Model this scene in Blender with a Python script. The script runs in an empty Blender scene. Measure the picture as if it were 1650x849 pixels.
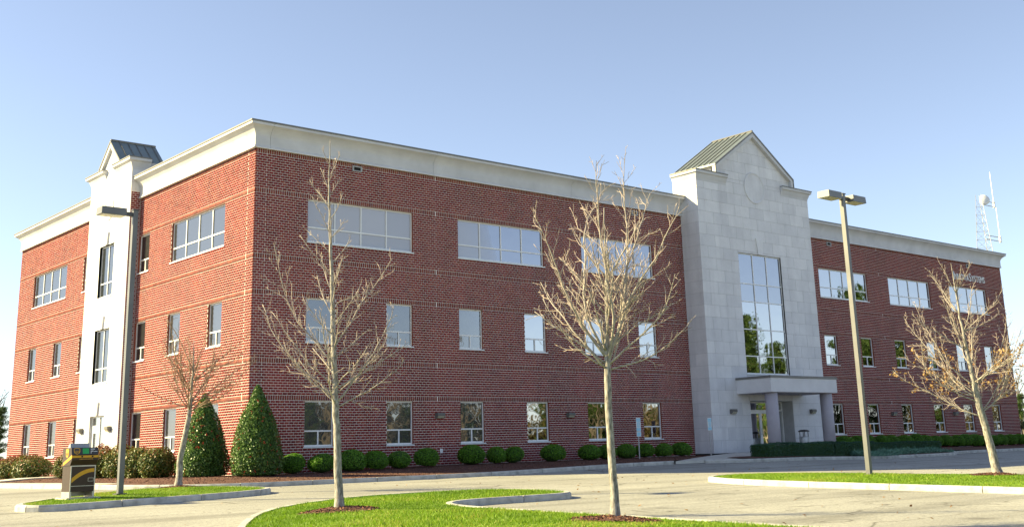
import bpy, math, random
import numpy as np
from mathutils import Vector, Matrix

# ------------------------------------------------------------------ camera, sky, sun, exposure
SC = bpy.context.scene
COL = SC.collection
cam_d = bpy.data.cameras.new('camera')
cam = bpy.data.objects.new('camera', cam_d); COL.objects.link(cam)
RIGHT = (0.7572766, -0.6524367, -0.0293009)
DOWN = (0.1366015, 0.2021051, -0.9697905)
FWD = (0.6386487, 0.7303971, 0.2421733)
CAMP = (-20.9095, -40.2423, 0.4193)
cam.matrix_world = Matrix(((RIGHT[0], -DOWN[0], -FWD[0], CAMP[0]),
                           (RIGHT[1], -DOWN[1], -FWD[1], CAMP[1]),
                           (RIGHT[2], -DOWN[2], -FWD[2], CAMP[2]),
                           (0, 0, 0, 1)))
cam_d.sensor_width = 36.0
cam_d.lens = 36.0 * 1833.77 / 1650.0
cam_d.shift_x = -20.05 / 1650.0
cam_d.shift_y = -156.22 / 1650.0
cam_d.clip_start = 0.1
cam_d.clip_end = 3000
SC.camera = cam

SUN_EL, SUN_AZ = math.radians(28), math.radians(41)       # azimuth: light travels to +X, -Y
world = bpy.data.worlds.new('World'); SC.world = world; world.use_nodes = True
wn, wl = world.node_tree.nodes, world.node_tree.links
bg = wn['Background']
sky = wn.new('ShaderNodeTexSky'); sky.sky_type = 'NISHITA'; sky.sun_disc = False
sky.sun_elevation = SUN_EL
sky.sun_rotation = math.atan2(-math.cos(SUN_AZ), math.sin(SUN_AZ))
sky.air_density = 0.8; sky.dust_density = 0.3; sky.ozone_density = 2.2; sky.altitude = 0
hs = wn.new('ShaderNodeHueSaturation'); hs.inputs['Saturation'].default_value = 0.74
wl.new(sky.outputs['Color'], hs.inputs['Color']); wl.new(hs.outputs['Color'], bg.inputs['Color'])
bg.inputs['Strength'].default_value = 0.051
sun_d = bpy.data.lights.new('sun', 'SUN'); sun = bpy.data.objects.new('sun', sun_d); COL.objects.link(sun)
sun_d.energy = 3.6; sun_d.angle = math.radians(0.5); sun_d.color = (1.0, 0.84, 0.43)
sdir = Vector((math.cos(SUN_AZ) * math.cos(SUN_EL), -math.sin(SUN_AZ) * math.cos(SUN_EL), -math.sin(SUN_EL)))
sun.rotation_euler = sdir.to_track_quat('-Z', 'Y').to_euler()
sun.location = (-40, 40, 60)
SC.view_settings.view_transform = 'Standard'
SC.view_settings.look = 'None'
SC.view_settings.exposure = 2.2
SC.view_settings.gamma = 1.0
SC.view_settings.use_curve_mapping = False
SC.render.engine = 'CYCLES'
SC.cycles.use_denoising = True
SC.cycles.max_bounces = 6
SC.cycles.diffuse_bounces = 3
SC.cycles.glossy_bounces = 3
SC.cycles.caustics_reflective = False
SC.cycles.caustics_refractive = False
SC.cycles.sample_clamp_indirect = 4.0

rnd = random.Random(7)
PI = math.pi

# ------------------------------------------------------------------ materials
MATS = {}
def new_mat(name):
    m = bpy.data.materials.new(name); m.use_nodes = True
    MATS[name] = m
    nt = m.node_tree
    return m, nt, nt.nodes['Principled BSDF']

def ramp(nt, fac, stops):
    r = nt.nodes.new('ShaderNodeValToRGB')
    e = r.color_ramp.elements
    while len(e) < len(stops): e.new(0.5)
    for el, (p, c) in zip(e, stops):
        el.position = p; el.color = (*c, 1)
    nt.links.new(fac, r.inputs['Fac'])
    return r.outputs['Color']

def noise(nt, scale, detail=4, rough=0.55, coord='Object', dist=0.0):
    n = nt.nodes.new('ShaderNodeTexNoise'); n.inputs['Scale'].default_value = scale
    n.inputs['Detail'].default_value = detail; n.inputs['Roughness'].default_value = rough
    n.inputs['Distortion'].default_value = dist
    if coord == 'World':
        g = nt.nodes.new('ShaderNodeNewGeometry'); nt.links.new(g.outputs['Position'], n.inputs['Vector'])
    else:
        t = nt.nodes.new('ShaderNodeTexCoord'); nt.links.new(t.outputs[coord], n.inputs['Vector'])
    return n

def mixc(nt, fac, a, b, mode='MIX'):
    m = nt.nodes.new('ShaderNodeMix'); m.data_type = 'RGBA'; m.blend_type = mode
    for s, v in ((m.inputs[0], fac), (m.inputs[6], a), (m.inputs[7], b)):
        if isinstance(v, (int, float)): s.default_value = v
        elif isinstance(v, tuple): s.default_value = (*v, 1)
        else: nt.links.new(v, s)
    return m.outputs[2]

def math_n(nt, op, a, b=None, c=None):
    m = nt.nodes.new('ShaderNodeMath'); m.operation = op
    for s, v in zip(m.inputs, (a, b, c)):
        if v is None: continue
        if isinstance(v, (int, float)): s.default_value = v
        else: nt.links.new(v, s)
    return m.outputs[0]

def bump(nt, bs, h, strength, dist=0.01):
    b = nt.nodes.new('ShaderNodeBump'); b.inputs['Strength'].default_value = strength; b.inputs['Distance'].default_value = dist
    nt.links.new(h, b.inputs['Height']); nt.links.new(b.outputs['Normal'], bs.inputs['Normal'])

def surf(name, c1, c2, scale, rough=0.8, bstr=0.2, bscale=None, spec=0.3, c3=None, metal=0.0, coord='World', bdist=0.01):
    """two tone noisy surface"""
    m, nt, bs = new_mat(name)
    n = noise(nt, scale, 6, 0.6, coord)
    stops = [(0.3, c1), (0.7, c2)] if c3 is None else [(0.25, c1), (0.5, c2), (0.75, c3)]
    nt.links.new(ramp(nt, n.outputs['Fac'], stops), bs.inputs['Base Color'])
    bs.inputs['Roughness'].default_value = rough
    bs.inputs['Specular IOR Level'].default_value = spec
    bs.inputs['Metallic'].default_value = metal
    if bstr:
        n2 = noise(nt, bscale or scale * 6, 4, 0.6, coord)
        bump(nt, bs, n2.outputs['Fac'], bstr, bdist)
    return m

def tint_value(nt):
    a = nt.nodes.new('ShaderNodeAttribute'); a.attribute_name = 'tint'
    o = nt.nodes.new('ShaderNodeObjectInfo')
    return math_n(nt, 'FRACT', math_n(nt, 'ADD', a.outputs['Fac'], o.outputs['Random']))

# brick
m, nt, bs = new_mat('brick')
t = tint_value(nt)
c = ramp(nt, t, [(0.0, (0.155, 0.020, 0.021)), (0.35, (0.235, 0.031, 0.030)), (0.7, (0.20, 0.026, 0.026)), (1.0, (0.275, 0.055, 0.040))])
n = noise(nt, 9.0, 5, 0.65, 'World')
c = mixc(nt, 0.35, c, ramp(nt, n.outputs['Fac'], [(0.3, (0.45, 0.42, 0.42)), (0.7, (1.35, 1.3, 1.25))]), 'MULTIPLY')
n = noise(nt, 0.35, 4, 0.6, 'World')
c = mixc(nt, 0.5, c, ramp(nt, n.outputs['Fac'], [(0.32, (0.68, 0.66, 0.72)), (0.5, (1, 1, 1)), (0.68, (1.25, 1.2, 1.12))]), 'MULTIPLY')
mp = nt.nodes.new('ShaderNodeMapping'); mp.inputs['Scale'].default_value = (1.3, 1.3, 0.09)
gg = nt.nodes.new('ShaderNodeNewGeometry'); nt.links.new(gg.outputs['Position'], mp.inputs['Vector'])
ns = nt.nodes.new('ShaderNodeTexNoise'); ns.inputs['Scale'].default_value = 1.0; ns.inputs['Detail'].default_value = 5; ns.inputs['Roughness'].default_value = 0.65; nt.links.new(mp.outputs[0], ns.inputs['Vector'])
c = mixc(nt, 0.7, c, ramp(nt, ns.outputs['Fac'], [(0.30, (0.62, 0.60, 0.62)), (0.52, (1, 1, 1)), (0.72, (1.15, 1.14, 1.12))]), 'MULTIPLY')
nt.links.new(c, bs.inputs['Base Color']); bs.inputs['Roughness'].default_value = 0.85; bs.inputs['Specular IOR Level'].default_value = 0.25
n = noise(nt, 60, 3, 0.6, 'World'); bump(nt, bs, n.outputs['Fac'], 0.35, 0.004)

m, nt, bs = new_mat('soldier_brick')
t = tint_value(nt)
c = ramp(nt, t, [(0.0, (0.14, 0.026, 0.020)), (0.5, (0.19, 0.038, 0.026)), (1.0, (0.24, 0.058, 0.034))])
nt.links.new(c, bs.inputs['Base Color']); bs.inputs['Roughness'].default_value = 0.85
surf('mortar', (0.76, 0.715, 0.68), (0.87, 0.825, 0.79), 1.2, 0.9, 0.3, 40)
surf('plain_brick', (0.22, 0.06, 0.04), (0.3, 0.09, 0.05), 6, 0.9, 0.2)
# cast stone
m, nt, bs = new_mat('stone')
t = tint_value(nt)
n = noise(nt, 1.1, 7, 0.65, 'World')
c = ramp(nt, n.outputs['Fac'], [(0.3, (0.65, 0.65, 0.68)), (0.7, (0.76, 0.76, 0.79))])
c = mixc(nt, 0.55, c, ramp(nt, t, [(0, (0.86, 0.86, 0.87)), (1, (1.08, 1.07, 1.05))]), 'MULTIPLY')
n3 = noise(nt, 45, 4, 0.7, 'World')
c = mixc(nt, 0.25, c, ramp(nt, n3.outputs['Fac'], [(0.35, (0.7, 0.7, 0.7)), (0.6, (1.05, 1.05, 1.05))]), 'MULTIPLY')
mp = nt.nodes.new('ShaderNodeMapping'); mp.inputs['Scale'].default_value = (1.3, 1.3, 0.09)
gg = nt.nodes.new('ShaderNodeNewGeometry'); nt.links.new(gg.outputs['Position'], mp.inputs['Vector'])
ns = nt.nodes.new('ShaderNodeTexNoise'); ns.inputs['Scale'].default_value = 1.0; ns.inputs['Detail'].default_value = 5; ns.inputs['Roughness'].default_value = 0.65; nt.links.new(mp.outputs[0], ns.inputs['Vector'])
c = mixc(nt, 0.32, c, ramp(nt, ns.outputs['Fac'], [(0.30, (0.62, 0.60, 0.62)), (0.52, (1, 1, 1)), (0.72, (1.15, 1.14, 1.12))]), 'MULTIPLY')
nt.links.new(c, bs.inputs['Base Color']); bs.inputs['Roughness'].default_value = 0.85; bs.inputs['Specular IOR Level'].default_value = 0.25
bump(nt, bs, n3.outputs['Fac'], 0.25, 0.005)
surf('stone_joint', (0.42, 0.42, 0.43), (0.5, 0.5, 0.51), 3, 0.95, 0)
m = surf('cornice', (0.50, 0.50, 0.52), (0.62, 0.62, 0.64), 0.9, 0.85, 0.15, 30)
surf('coping', (0.13, 0.125, 0.12), (0.17, 0.165, 0.16), 2, 0.45, 0.05, spec=0.5)
surf('white_frame', (0.74, 0.75, 0.76), (0.82, 0.82, 0.82), 3, 0.4, 0.0, spec=0.5)
surf('sill', (0.62, 0.64, 0.67), (0.75, 0.77, 0.79), 3, 0.5, 0.05)
surf('canopy_stucco', (0.62, 0.61, 0.63), (0.70, 0.69, 0.71), 1.5, 0.9, 0.2, 50)
surf('column_paint', (0.36, 0.33, 0.37), (0.44, 0.41, 0.45), 1.3, 0.7, 0.05)
surf('dark_metal', (0.050, 0.046, 0.045), (0.075, 0.07, 0.068), 4, 0.45, 0.05, spec=0.5)
surf('bronze_pole', (0.10, 0.10, 0.105), (0.145, 0.145, 0.15), 1.5, 0.42, 0.05, spec=0.5)
surf('fixture_grey', (0.12, 0.115, 0.11), (0.17, 0.165, 0.155), 8, 0.5, 0.05)
surf('lens', (0.4, 0.38, 0.3), (0.6, 0.57, 0.45), 14, 0.25, 0.0, spec=0.6)
surf('galvanised', (0.36, 0.37, 0.38), (0.5, 0.51, 0.52), 6, 0.45, 0.0, metal=0.6)
surf('white_paint', (0.75, 0.75, 0.75), (0.82, 0.82, 0.82), 4, 0.5, 0)
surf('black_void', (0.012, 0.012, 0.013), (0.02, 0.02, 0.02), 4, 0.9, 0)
surf('vent_frame', (0.3, 0.3, 0.31), (0.4, 0.4, 0.41), 8, 0.6, 0)
surf('roof_membrane', (0.3, 0.3, 0.3), (0.4, 0.4, 0.4), 2, 0.9, 0)
# metal standing seam roof
m = surf('metal_roof', (0.19, 0.225, 0.22), (0.25, 0.29, 0.285), 1.2, 0.30, 0.03, spec=0.6, metal=0.5)
# glass: tinted coated panes, slightly wavy
def glass(name, base, refl, gl, vary=False):
    m, nt, bs = new_mat(name)
    bs.inputs['Base Color'].default_value = (*base, 1); bs.inputs['Roughness'].default_value = 0.3
    g = nt.nodes.new('ShaderNodeBsdfGlossy'); g.inputs['Color'].default_value = (*gl, 1); g.inputs['Roughness'].default_value = 0.012
    oi = nt.nodes.new('ShaderNodeObjectInfo')
    if vary: nt.links.new(ramp(nt, oi.outputs['Random'], [(0, tuple(b * .78 for b in base)), (1, tuple(b * 1.12 for b in base))]), bs.inputs['Base Color'])
    tc = nt.nodes.new('ShaderNodeNewGeometry')
    off = nt.nodes.new('ShaderNodeVectorMath'); off.operation = 'MULTIPLY_ADD'
    cmb = nt.nodes.new('ShaderNodeCombineXYZ')
    for i in range(3): nt.links.new(oi.outputs['Random'], cmb.inputs[i])
    nt.links.new(cmb.outputs[0], off.inputs[0]); off.inputs[1].default_value = (50, 70, 90)
    nt.links.new(tc.outputs['Position'], off.inputs[2])
    n = nt.nodes.new('ShaderNodeTexNoise'); n.inputs['Scale'].default_value = 1.5; n.inputs['Detail'].default_value = 1
    nt.links.new(off.outputs[0], n.inputs['Vector'])
    b = nt.nodes.new('ShaderNodeBump'); b.inputs['Strength'].default_value = 0.16; b.inputs['Distance'].default_value = 0.02
    nt.links.new(n.outputs['Fac'], b.inputs['Height']); nt.links.new(b.outputs['Normal'], g.inputs['Normal'])
    lw = nt.nodes.new('ShaderNodeLayerWeight'); lw.inputs['Blend'].default_value = 0.35
    fac = math_n(nt, 'MULTIPLY_ADD', lw.outputs['Fresnel'], 1.0 - refl, refl)
    mx = nt.nodes.new('ShaderNodeMixShader')
    nt.links.new(fac, mx.inputs[0]); nt.links.new(bs.outputs[0], mx.inputs[1]); nt.links.new(g.outputs[0], mx.inputs[2])
    nt.links.new(mx.outputs[0], nt.nodes['Material Output'].inputs['Surface'])
glass('window_glass', (0.02, 0.025, 0.028), 0.34, (0.36, 0.355, 0.365))
glass('blind_glass', (0.44, 0.43, 0.46), 0.14, (0.28, 0.28, 0.30), True)
glass('door_glass', (0.015, 0.017, 0.017), 0.3, (0.85, 0.87, 0.88))
# ground
m, nt, bs = new_mat('asphalt')
n1 = noise(nt, 0.13, 5, 0.6, 'World'); n2 = noise(nt, 17, 6, 0.85, 'World')
c = ramp(nt, n1.outputs['Fac'], [(0.3, (0.26, 0.255, 0.235)), (0.5, (0.325, 0.32, 0.295)), (0.72, (0.39, 0.385, 0.355))])
c = mixc(nt, 0.8, c, ramp(nt, n2.outputs['Fac'], [(0.34, (0.42, 0.42, 0.43)), (0.5, (0.95, 0.95, 0.95)), (0.68, (1.6, 1.58, 1.5))]), 'MULTIPLY')
n3 = noise(nt, 0.16, 3, 0.5, 'World', 0.8)
cr = math_n(nt, 'ABSOLUTE', math_n(nt, 'SUBTRACT', n3.outputs['Fac'], 0.5))
crm = ramp(nt, cr, [(0.0, (0.35, 0.33, 0.31)), (0.0016, (0.6, 0.58, 0.56)), (0.0032, (1, 1, 1))])
c = mixc(nt, 0.8, c, crm, 'MULTIPLY')
vo = nt.nodes.new('ShaderNodeTexVoronoi'); vo.inputs['Scale'].default_value = 0.42; g0 = nt.nodes.new('ShaderNodeNewGeometry'); nt.links.new(g0.outputs['Position'], vo.inputs['Vector'])
nsp = noise(nt, 2.2, 4, 0.7, 'World'); dsp = math_n(nt, 'ADD', vo.outputs['Distance'], math_n(nt, 'MULTIPLY', nsp.outputs['Fac'], 0.35))
c = mixc(nt, 0.75, c, ramp(nt, dsp, [(0.20, (0.45, 0.44, 0.43)), (0.30, (0.8, 0.8, 0.8)), (0.38, (1, 1, 1))]), 'MULTIPLY')
mp = nt.nodes.new('ShaderNodeMapping'); mp.inputs['Rotation'].default_value = (0, 0, math.radians(4)); mp.inputs['Scale'].default_value = (0.05, 0.9, 1)
g = nt.nodes.new('ShaderNodeNewGeometry'); nt.links.new(g.outputs['Position'], mp.inputs['Vector'])
n4 = nt.nodes.new('ShaderNodeTexNoise'); n4.inputs['Scale'].default_value = 1.0; n4.inputs['Detail'].default_value = 5; nt.links.new(mp.outputs[0], n4.inputs['Vector'])
c = mixc(nt, 0.75, c, ramp(nt, n4.outputs['Fac'], [(0.33, (0.60, 0.595, 0.585)), (0.5, (1, 1, 1)), (0.7, (1.08, 1.07, 1.06))]), 'MULTIPLY')
nt.links.new(c, bs.inputs['Base Color']); bs.inputs['Roughness'].default_value = 0.9; bs.inputs['Specular IOR Level'].default_value = 0.25
bump(nt, bs, n2.outputs['Fac'], 0.5, 0.006)
surf('concrete', (0.36, 0.345, 0.31), (0.55, 0.53, 0.48), 1.6, 0.9, 0.3, 35, c3=(0.48, 0.46, 0.42))
surf('kerb_concrete', (0.24, 0.23, 0.21), (0.45, 0.44, 0.41), 3.2, 0.9, 0.5, 30, c3=(0.58, 0.565, 0.53))
surf('joint_dirt', (0.06, 0.055, 0.045), (0.1, 0.09, 0.07), 6, 0.95, 0)
surf('mulch_ground', (0.045, 0.02, 0.016), (0.12, 0.055, 0.04), 14, 0.95, 0.9, 30, c3=(0.20, 0.10, 0.075), bdist=0.04)
surf('turf', (0.08, 0.15, 0.008), (0.14, 0.24, 0.012), 3.5, 0.9, 0.5, 60, c3=(0.2, 0.27, 0.02))
surf('field', (0.07, 0.10, 0.025), (0.14, 0.16, 0.05), 0.2, 0.95, 0.3, 4)

def leafmat(name, stops, trans=0.25, rough=0.5, spec=0.4):
    m, nt, bs = new_mat(name)
    c = ramp(nt, tint_attr(nt), stops)
    nt.links.new(c, bs.inputs['Base Color']); bs.inputs['Roughness'].default_value = rough
    bs.inputs['Specular IOR Level'].default_value = spec
    if trans:
        tr = nt.nodes.new('ShaderNodeBsdfTranslucent'); nt.links.new(c, tr.inputs['Color'])
        mx = nt.nodes.new('ShaderNodeMixShader'); mx.inputs[0].default_value = trans
        nt.links.new(bs.outputs[0], mx.inputs[1]); nt.links.new(tr.outputs[0], mx.inputs[2])
        nt.links.new(mx.outputs[0], nt.nodes['Material Output'].inputs['Surface'])
    return m
def tint_attr(nt):
    a = nt.nodes.new('ShaderNodeAttribute'); a.attribute_name = 'tint'
    return a.outputs['Fac']
leafmat('grass_blade', [(0, (0.095, 0.18, 0.006)), (0.5, (0.165, 0.29, 0.010)), (0.85, (0.23, 0.34, 0.016)), (1, (0.34, 0.31, 0.07))], 0.35, 0.6)
leafmat('boxwood_leaf', [(0, (0.06, 0.165, 0.012)), (0.5, (0.115, 0.28, 0.022)), (1, (0.20, 0.38, 0.04))], 0.4, 0.5)
leafmat('holly_leaf', [(0, (0.03, 0.075, 0.014)), (0.5, (0.07, 0.15, 0.022)), (1, (0.15, 0.24, 0.04))], 0.15, 0.42, 0.4)
leafmat('photinia_leaf', [(0, (0.03, 0.065, 0.012)), (0.4, (0.09, 0.13, 0.02)), (0.62, (0.2, 0.155, 0.035)), (0.8, (0.27, 0.095, 0.05)), (1, (0.26, 0.07, 0.045))], 0.2, 0.48, 0.4)
leafmat('hedge_leaf', [(0, (0.018, 0.06, 0.034)), (0.5, (0.034, 0.10, 0.052)), (1, (0.06, 0.155, 0.075))], 0.2, 0.45)
leafmat('juniper_leaf', [(0, (0.08, 0.18, 0.13)), (0.5, (0.13, 0.27, 0.19)), (1, (0.22, 0.36, 0.26))], 0.2, 0.6)
leafmat('pine_needle', [(0, (0.02, 0.05, 0.012)), (0.5, (0.045, 0.095, 0.018)), (1, (0.10, 0.15, 0.03))], 0.2, 0.6)
leafmat('thicket_leaf', [(0, (0.03, 0.035, 0.012)), (0.4, (0.075, 0.06, 0.025)), (0.75, (0.13, 0.10, 0.045)), (1, (0.10, 0.13, 0.03))], 0.1, 0.8)
leafmat('dry_leaf', [(0, (0.20, 0.10, 0.04)), (0.5, (0.34, 0.19, 0.07)), (1, (0.5, 0.33, 0.15))], 0.35, 0.7)
leafmat('mulch_chip', [(0, (0.05, 0.018, 0.014)), (0.5, (0.13, 0.05, 0.035)), (0.9, (0.22, 0.10, 0.065)), (1, (0.36, 0.22, 0.14))], 0, 0.9)
surf('berry', (0.40, 0.008, 0.010), (0.5, 0.02, 0.015), 5, 0.3, 0, spec=0.6)
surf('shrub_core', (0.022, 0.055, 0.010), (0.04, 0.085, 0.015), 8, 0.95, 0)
def bark(name, a, b, c):
    m, nt, bs = new_mat(name)
    tc = nt.nodes.new('ShaderNodeTexCoord'); mp = nt.nodes.new('ShaderNodeMapping'); mp.inputs['Scale'].default_value = (16, 16, 4.5)
    nt.links.new(tc.outputs['Object'], mp.inputs['Vector'])
    n = nt.nodes.new('ShaderNodeTexNoise'); n.inputs['Scale'].default_value = 1.6; n.inputs['Detail'].default_value = 6; n.inputs['Roughness'].default_value = 0.7
    nt.links.new(mp.outputs[0], n.inputs['Vector'])
    nt.links.new(ramp(nt, n.outputs['Fac'], [(0.36, a), (0.5, b), (0.66, c)]), bs.inputs['Base Color'])
    bs.inputs['Roughness'].default_value = 0.85; bump(nt, bs, n.outputs['Fac'], 0.8, 0.015)
bark('bark', (0.09, 0.08, 0.072), (0.25, 0.23, 0.21), (0.44, 0.415, 0.385))
surf('twig', (0.34, 0.275, 0.24), (0.50, 0.415, 0.37), 3, 0.8, 0)
surf('limb_bark', (0.22, 0.195, 0.175), (0.40, 0.365, 0.335), 6, 0.85, 0.3, 40)
surf('brown_twig', (0.20, 0.13, 0.09), (0.32, 0.22, 0.155), 3, 0.8, 0)
surf('far_bark', (0.10, 0.085, 0.07), (0.17, 0.145, 0.12), 1, 0.9, 0)
surf('pine_bark', (0.09, 0.055, 0.04), (0.16, 0.10, 0.07), 2, 0.9, 0)
# drop box and signs
surf('box_brown', (0.036, 0.021, 0.013), (0.046, 0.028, 0.018), 3, 0.5, 0, spec=0.3)
surf('box_dark', (0.02, 0.018, 0.018), (0.032, 0.029, 0.028), 3, 0.3, 0, spec=0.5)
surf('box_gold', (0.52, 0.27, 0.012), (0.58, 0.31, 0.015), 3, 0.4, 0)
surf('box_green', (0.02, 0.30, 0.08), (0.03, 0.34, 0.1), 3, 0.4, 0)
surf('box_alu', (0.42, 0.40, 0.34), (0.52, 0.5, 0.44), 5, 0.4, 0, metal=0.5)
surf('grey_paper', (0.33, 0.35, 0.38), (0.38, 0.4, 0.43), 5, 0.5, 0)
surf('sign_blue', (0.32, 0.62, 0.78), (0.36, 0.66, 0.82), 5, 0.4, 0)
surf('sign_letter', (0.76, 0.77, 0.76), (0.82, 0.82, 0.81), 5, 0.4, 0)
surf('silver_post', (0.4, 0.4, 0.41), (0.52, 0.52, 0.53), 5, 0.5, 0, metal=0.3)

# ------------------------------------------------------------------ mesh helpers
class MB:
    def __init__(s): s.v = []; s.f = []; s.t = []
    def quad(s, a, b, c, d, t=0.0):
        i = len(s.v); s.v += [a, b, c, d]; s.f.append((i, i + 1, i + 2, i + 3)); s.t += [t] * 4
    def hexa(s, p, t=0.0):
        i = len(s.v); s.v += [tuple(q) for q in p]; s.t += [t] * 8
        for f in ((3, 2, 1, 0), (4, 5, 6, 7), (0, 1, 5, 4), (1, 2, 6, 5), (2, 3, 7, 6), (3, 0, 4, 7)):
            s.f.append(tuple(i + k for k in f))
        return s
    def box(s, x0, x1, y0, y1, z0, z1, t=0.0):
        return s.hexa([(x0, y0, z0), (x1, y0, z0), (x1, y1, z0), (x0, y1, z0), (x0, y0, z1), (x1, y0, z1), (x1, y1, z1), (x0, y1, z1)], t)
    def prism(s, pts, off):
        """closed polygon of 3-D points extruded by vector off"""
        i = len(s.v); n = len(pts); o = Vector(off)
        s.v += [tuple(p) for p in pts] + [tuple(Vector(p) + o) for p in pts]; s.t += [0.0] * (2 * n)
        s.f.append(tuple(range(i + n - 1, i - 1, -1))); s.f.append(tuple(range(i + n, i + 2 * n)))
        for k in range(n):
            a, b = i + k, i + (k + 1) % n
            s.f.append((a, b, b + n, a + n))
        return s
    def tube(s, pts, rad, sides=6, cap=True):
        i0 = len(s.v); n = len(pts)
        P = [Vector(p) for p in pts]
        up = Vector((0.13, 0.31, 0.94))
        for k in range(n):
            d = (P[min(k + 1, n - 1)] - P[max(k - 1, 0)])
            if d.length < 1e-9: d = Vector((0, 0, 1))
            d.normalize()
            a = d.cross(up)
            if a.length < 0.1: a = d.cross(Vector((1, 0, 0)))
            a.normalize(); b = d.cross(a)
            for j in range(sides):
                w = 2 * PI * j / sides
                q = P[k] + (a * math.cos(w) + b * math.sin(w)) * rad[k]
                s.v.append((q.x, q.y, q.z)); s.t.append(0.0)
        for k in range(n - 1):
            for j in range(sides):
                a = i0 + k * sides + j; b = i0 + k * sides + (j + 1) % sides
                s.f.append((a, b, b + sides, a + sides))
        if cap:
            s.f.append(tuple(i0 + j for j in range(sides - 1, -1, -1)))
            s.f.append(tuple(i0 + (n - 1) * sides + j for j in range(sides)))
        return s
    def lathe(s, prof, sides=16, c=(0, 0, 0)):
        i0 = len(s.v)
        for r, z in prof:
            for j in range(sides):
                w = 2 * PI * j / sides
                s.v.append((c[0] + r * math.cos(w), c[1] + r * math.sin(w), c[2] + z)); s.t.append(0.0)
        for k in range(len(prof) - 1):
            for j in range(sides):
                a = i0 + k * sides + j; b = i0 + k * sides + (j + 1) % sides
                s.f.append((a, b, b + sides, a + sides))
        s.f.append(tuple(i0 + j for j in range(sides - 1, -1, -1)))
        s.f.append(tuple(i0 + (len(prof) - 1) * sides + j for j in range(sides)))
        return s
    def mesh(s, name, smooth=False, tint=False):
        me = bpy.data.meshes.new(name); me.from_pydata(s.v, [], s.f); me.update()
        if smooth: me.polygons.foreach_set('use_smooth', [True] * len(me.polygons))
        if tint:
            a = me.attributes.new('tint', 'FLOAT', 'POINT'); a.data.foreach_set('value', s.t)
        return me

def link(name, me, mat, parent=None, loc=None):
    o = bpy.data.objects.new(name, me); COL.objects.link(o)
    if mat and me is not None and len(me.materials) == 0: me.materials.append(MATS[mat])
    if parent: o.parent = parent
    if loc: o.location = loc
    return o
def obj(name, mb, mat, parent=None, smooth=False, tint=False, loc=None):
    return link(name, mb.mesh(name, smooth, tint), mat, parent, loc)
def empty(name, loc=(0, 0, 0)):
    o = bpy.data.objects.new(name, None); COL.objects.link(o); o.location = loc; o.empty_display_size = 0.2
    return o
def tag(o, label=None, cat=None, group=None, kind=None):
    if label: o['label'] = label
    if cat: o['category'] = cat
    if group: o['group'] = group
    if kind: o['kind'] = kind
    return o
def np_mesh(name, V, F, tint=None):
    """V (n,3), F (m,k) constant k"""
    me = bpy.data.meshes.new(name)
    nV, (nF, k) = len(V), F.shape
    me.vertices.add(nV); me.vertices.foreach_set('co', V.astype(np.float32).ravel())
    me.loops.add(nF * k); me.loops.foreach_set('vertex_index', F.astype(np.int32).ravel())
    me.polygons.add(nF); me.polygons.foreach_set('loop_start', np.arange(0, nF * k, k, dtype=np.int32))
    me.update(calc_edges=True)
    if tint is not None:
        a = me.attributes.new('tint', 'FLOAT', 'POINT'); a.data.foreach_set('value', tint.astype(np.float32))
    return me
def text_mesh(txt, size, depth=0.0):
    cu = bpy.data.curves.new('txt', 'FONT'); cu.body = txt; cu.size = size; cu.extrude = depth
    cu.align_x = 'LEFT'; cu.resolution_u = 3
    o = bpy.data.objects.new('txt', cu); COL.objects.link(o)
    dg = bpy.context.evaluated_depsgraph_get(); me = bpy.data.meshes.new_from_object(o.evaluated_get(dg))
    bpy.data.objects.remove(o); bpy.data.curves.remove(cu)
    return me

# ------------------------------------------------------------------ terrain
def ss(a, b, x):
    t = min(1.0, max(0.0, (x - a) / (b - a))); return t * t * (3 - 2 * t)
def Zp(x, y):
    y2 = max(-90.0, min(y, -2.0))
    return -0.35 + 0.02 * y2 + 0.13 * ss(5, 17, x) * (1 - ss(24, 32, x)) * ss(-12, -6, y)
def Zbed(x, y):
    w = -0.15 + 0.09 * ss(2, 10, x) - 0.12 * ss(42, 56, x)
    w -= 0.085 * (1 - ss(-4.9, -3.3, x))
    if y >= -1.5: return w
    k = Zp(x, -5.6) + 0.135
    t = min(1, (-1.5 - y) / 4.0)
    return w + (k - w) * t

def grid_sheet(name, mat, xs, ys, zf, dz=0.0, kind='structure'):
    V = np.array([(x, y, zf(x, y) + dz) for y in ys for x in xs]); nx = len(xs)
    F = np.array([(j * nx + i, j * nx + i + 1, (j + 1) * nx + i + 1, (j + 1) * nx + i) for j in range(len(ys) - 1) for i in range(nx - 1)])
    o = link(name, np_mesh(name, V, F), mat); tag(o, kind=kind)
    return o
xs = [-900, -500, -250, -120, -70] + list(range(-60, 111, 10)) + [140, 250, 500, 900]
ys = [-900, -500, -250, -150] + list(range(-95, 100, 8)) + [150, 300, 600, 900]
g = grid_sheet('ground', 'field', xs, ys, lambda x, y: Zp(x, y) - 0.12 if -95 < y < 100 else Zp(x, y) - 0.3)
o = grid_sheet('parking_lot_asphalt', 'asphalt', [x * 1.5 for x in range(-30, 65)], [y * 1.5 for y in range(-50, 40)], Zp)

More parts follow.
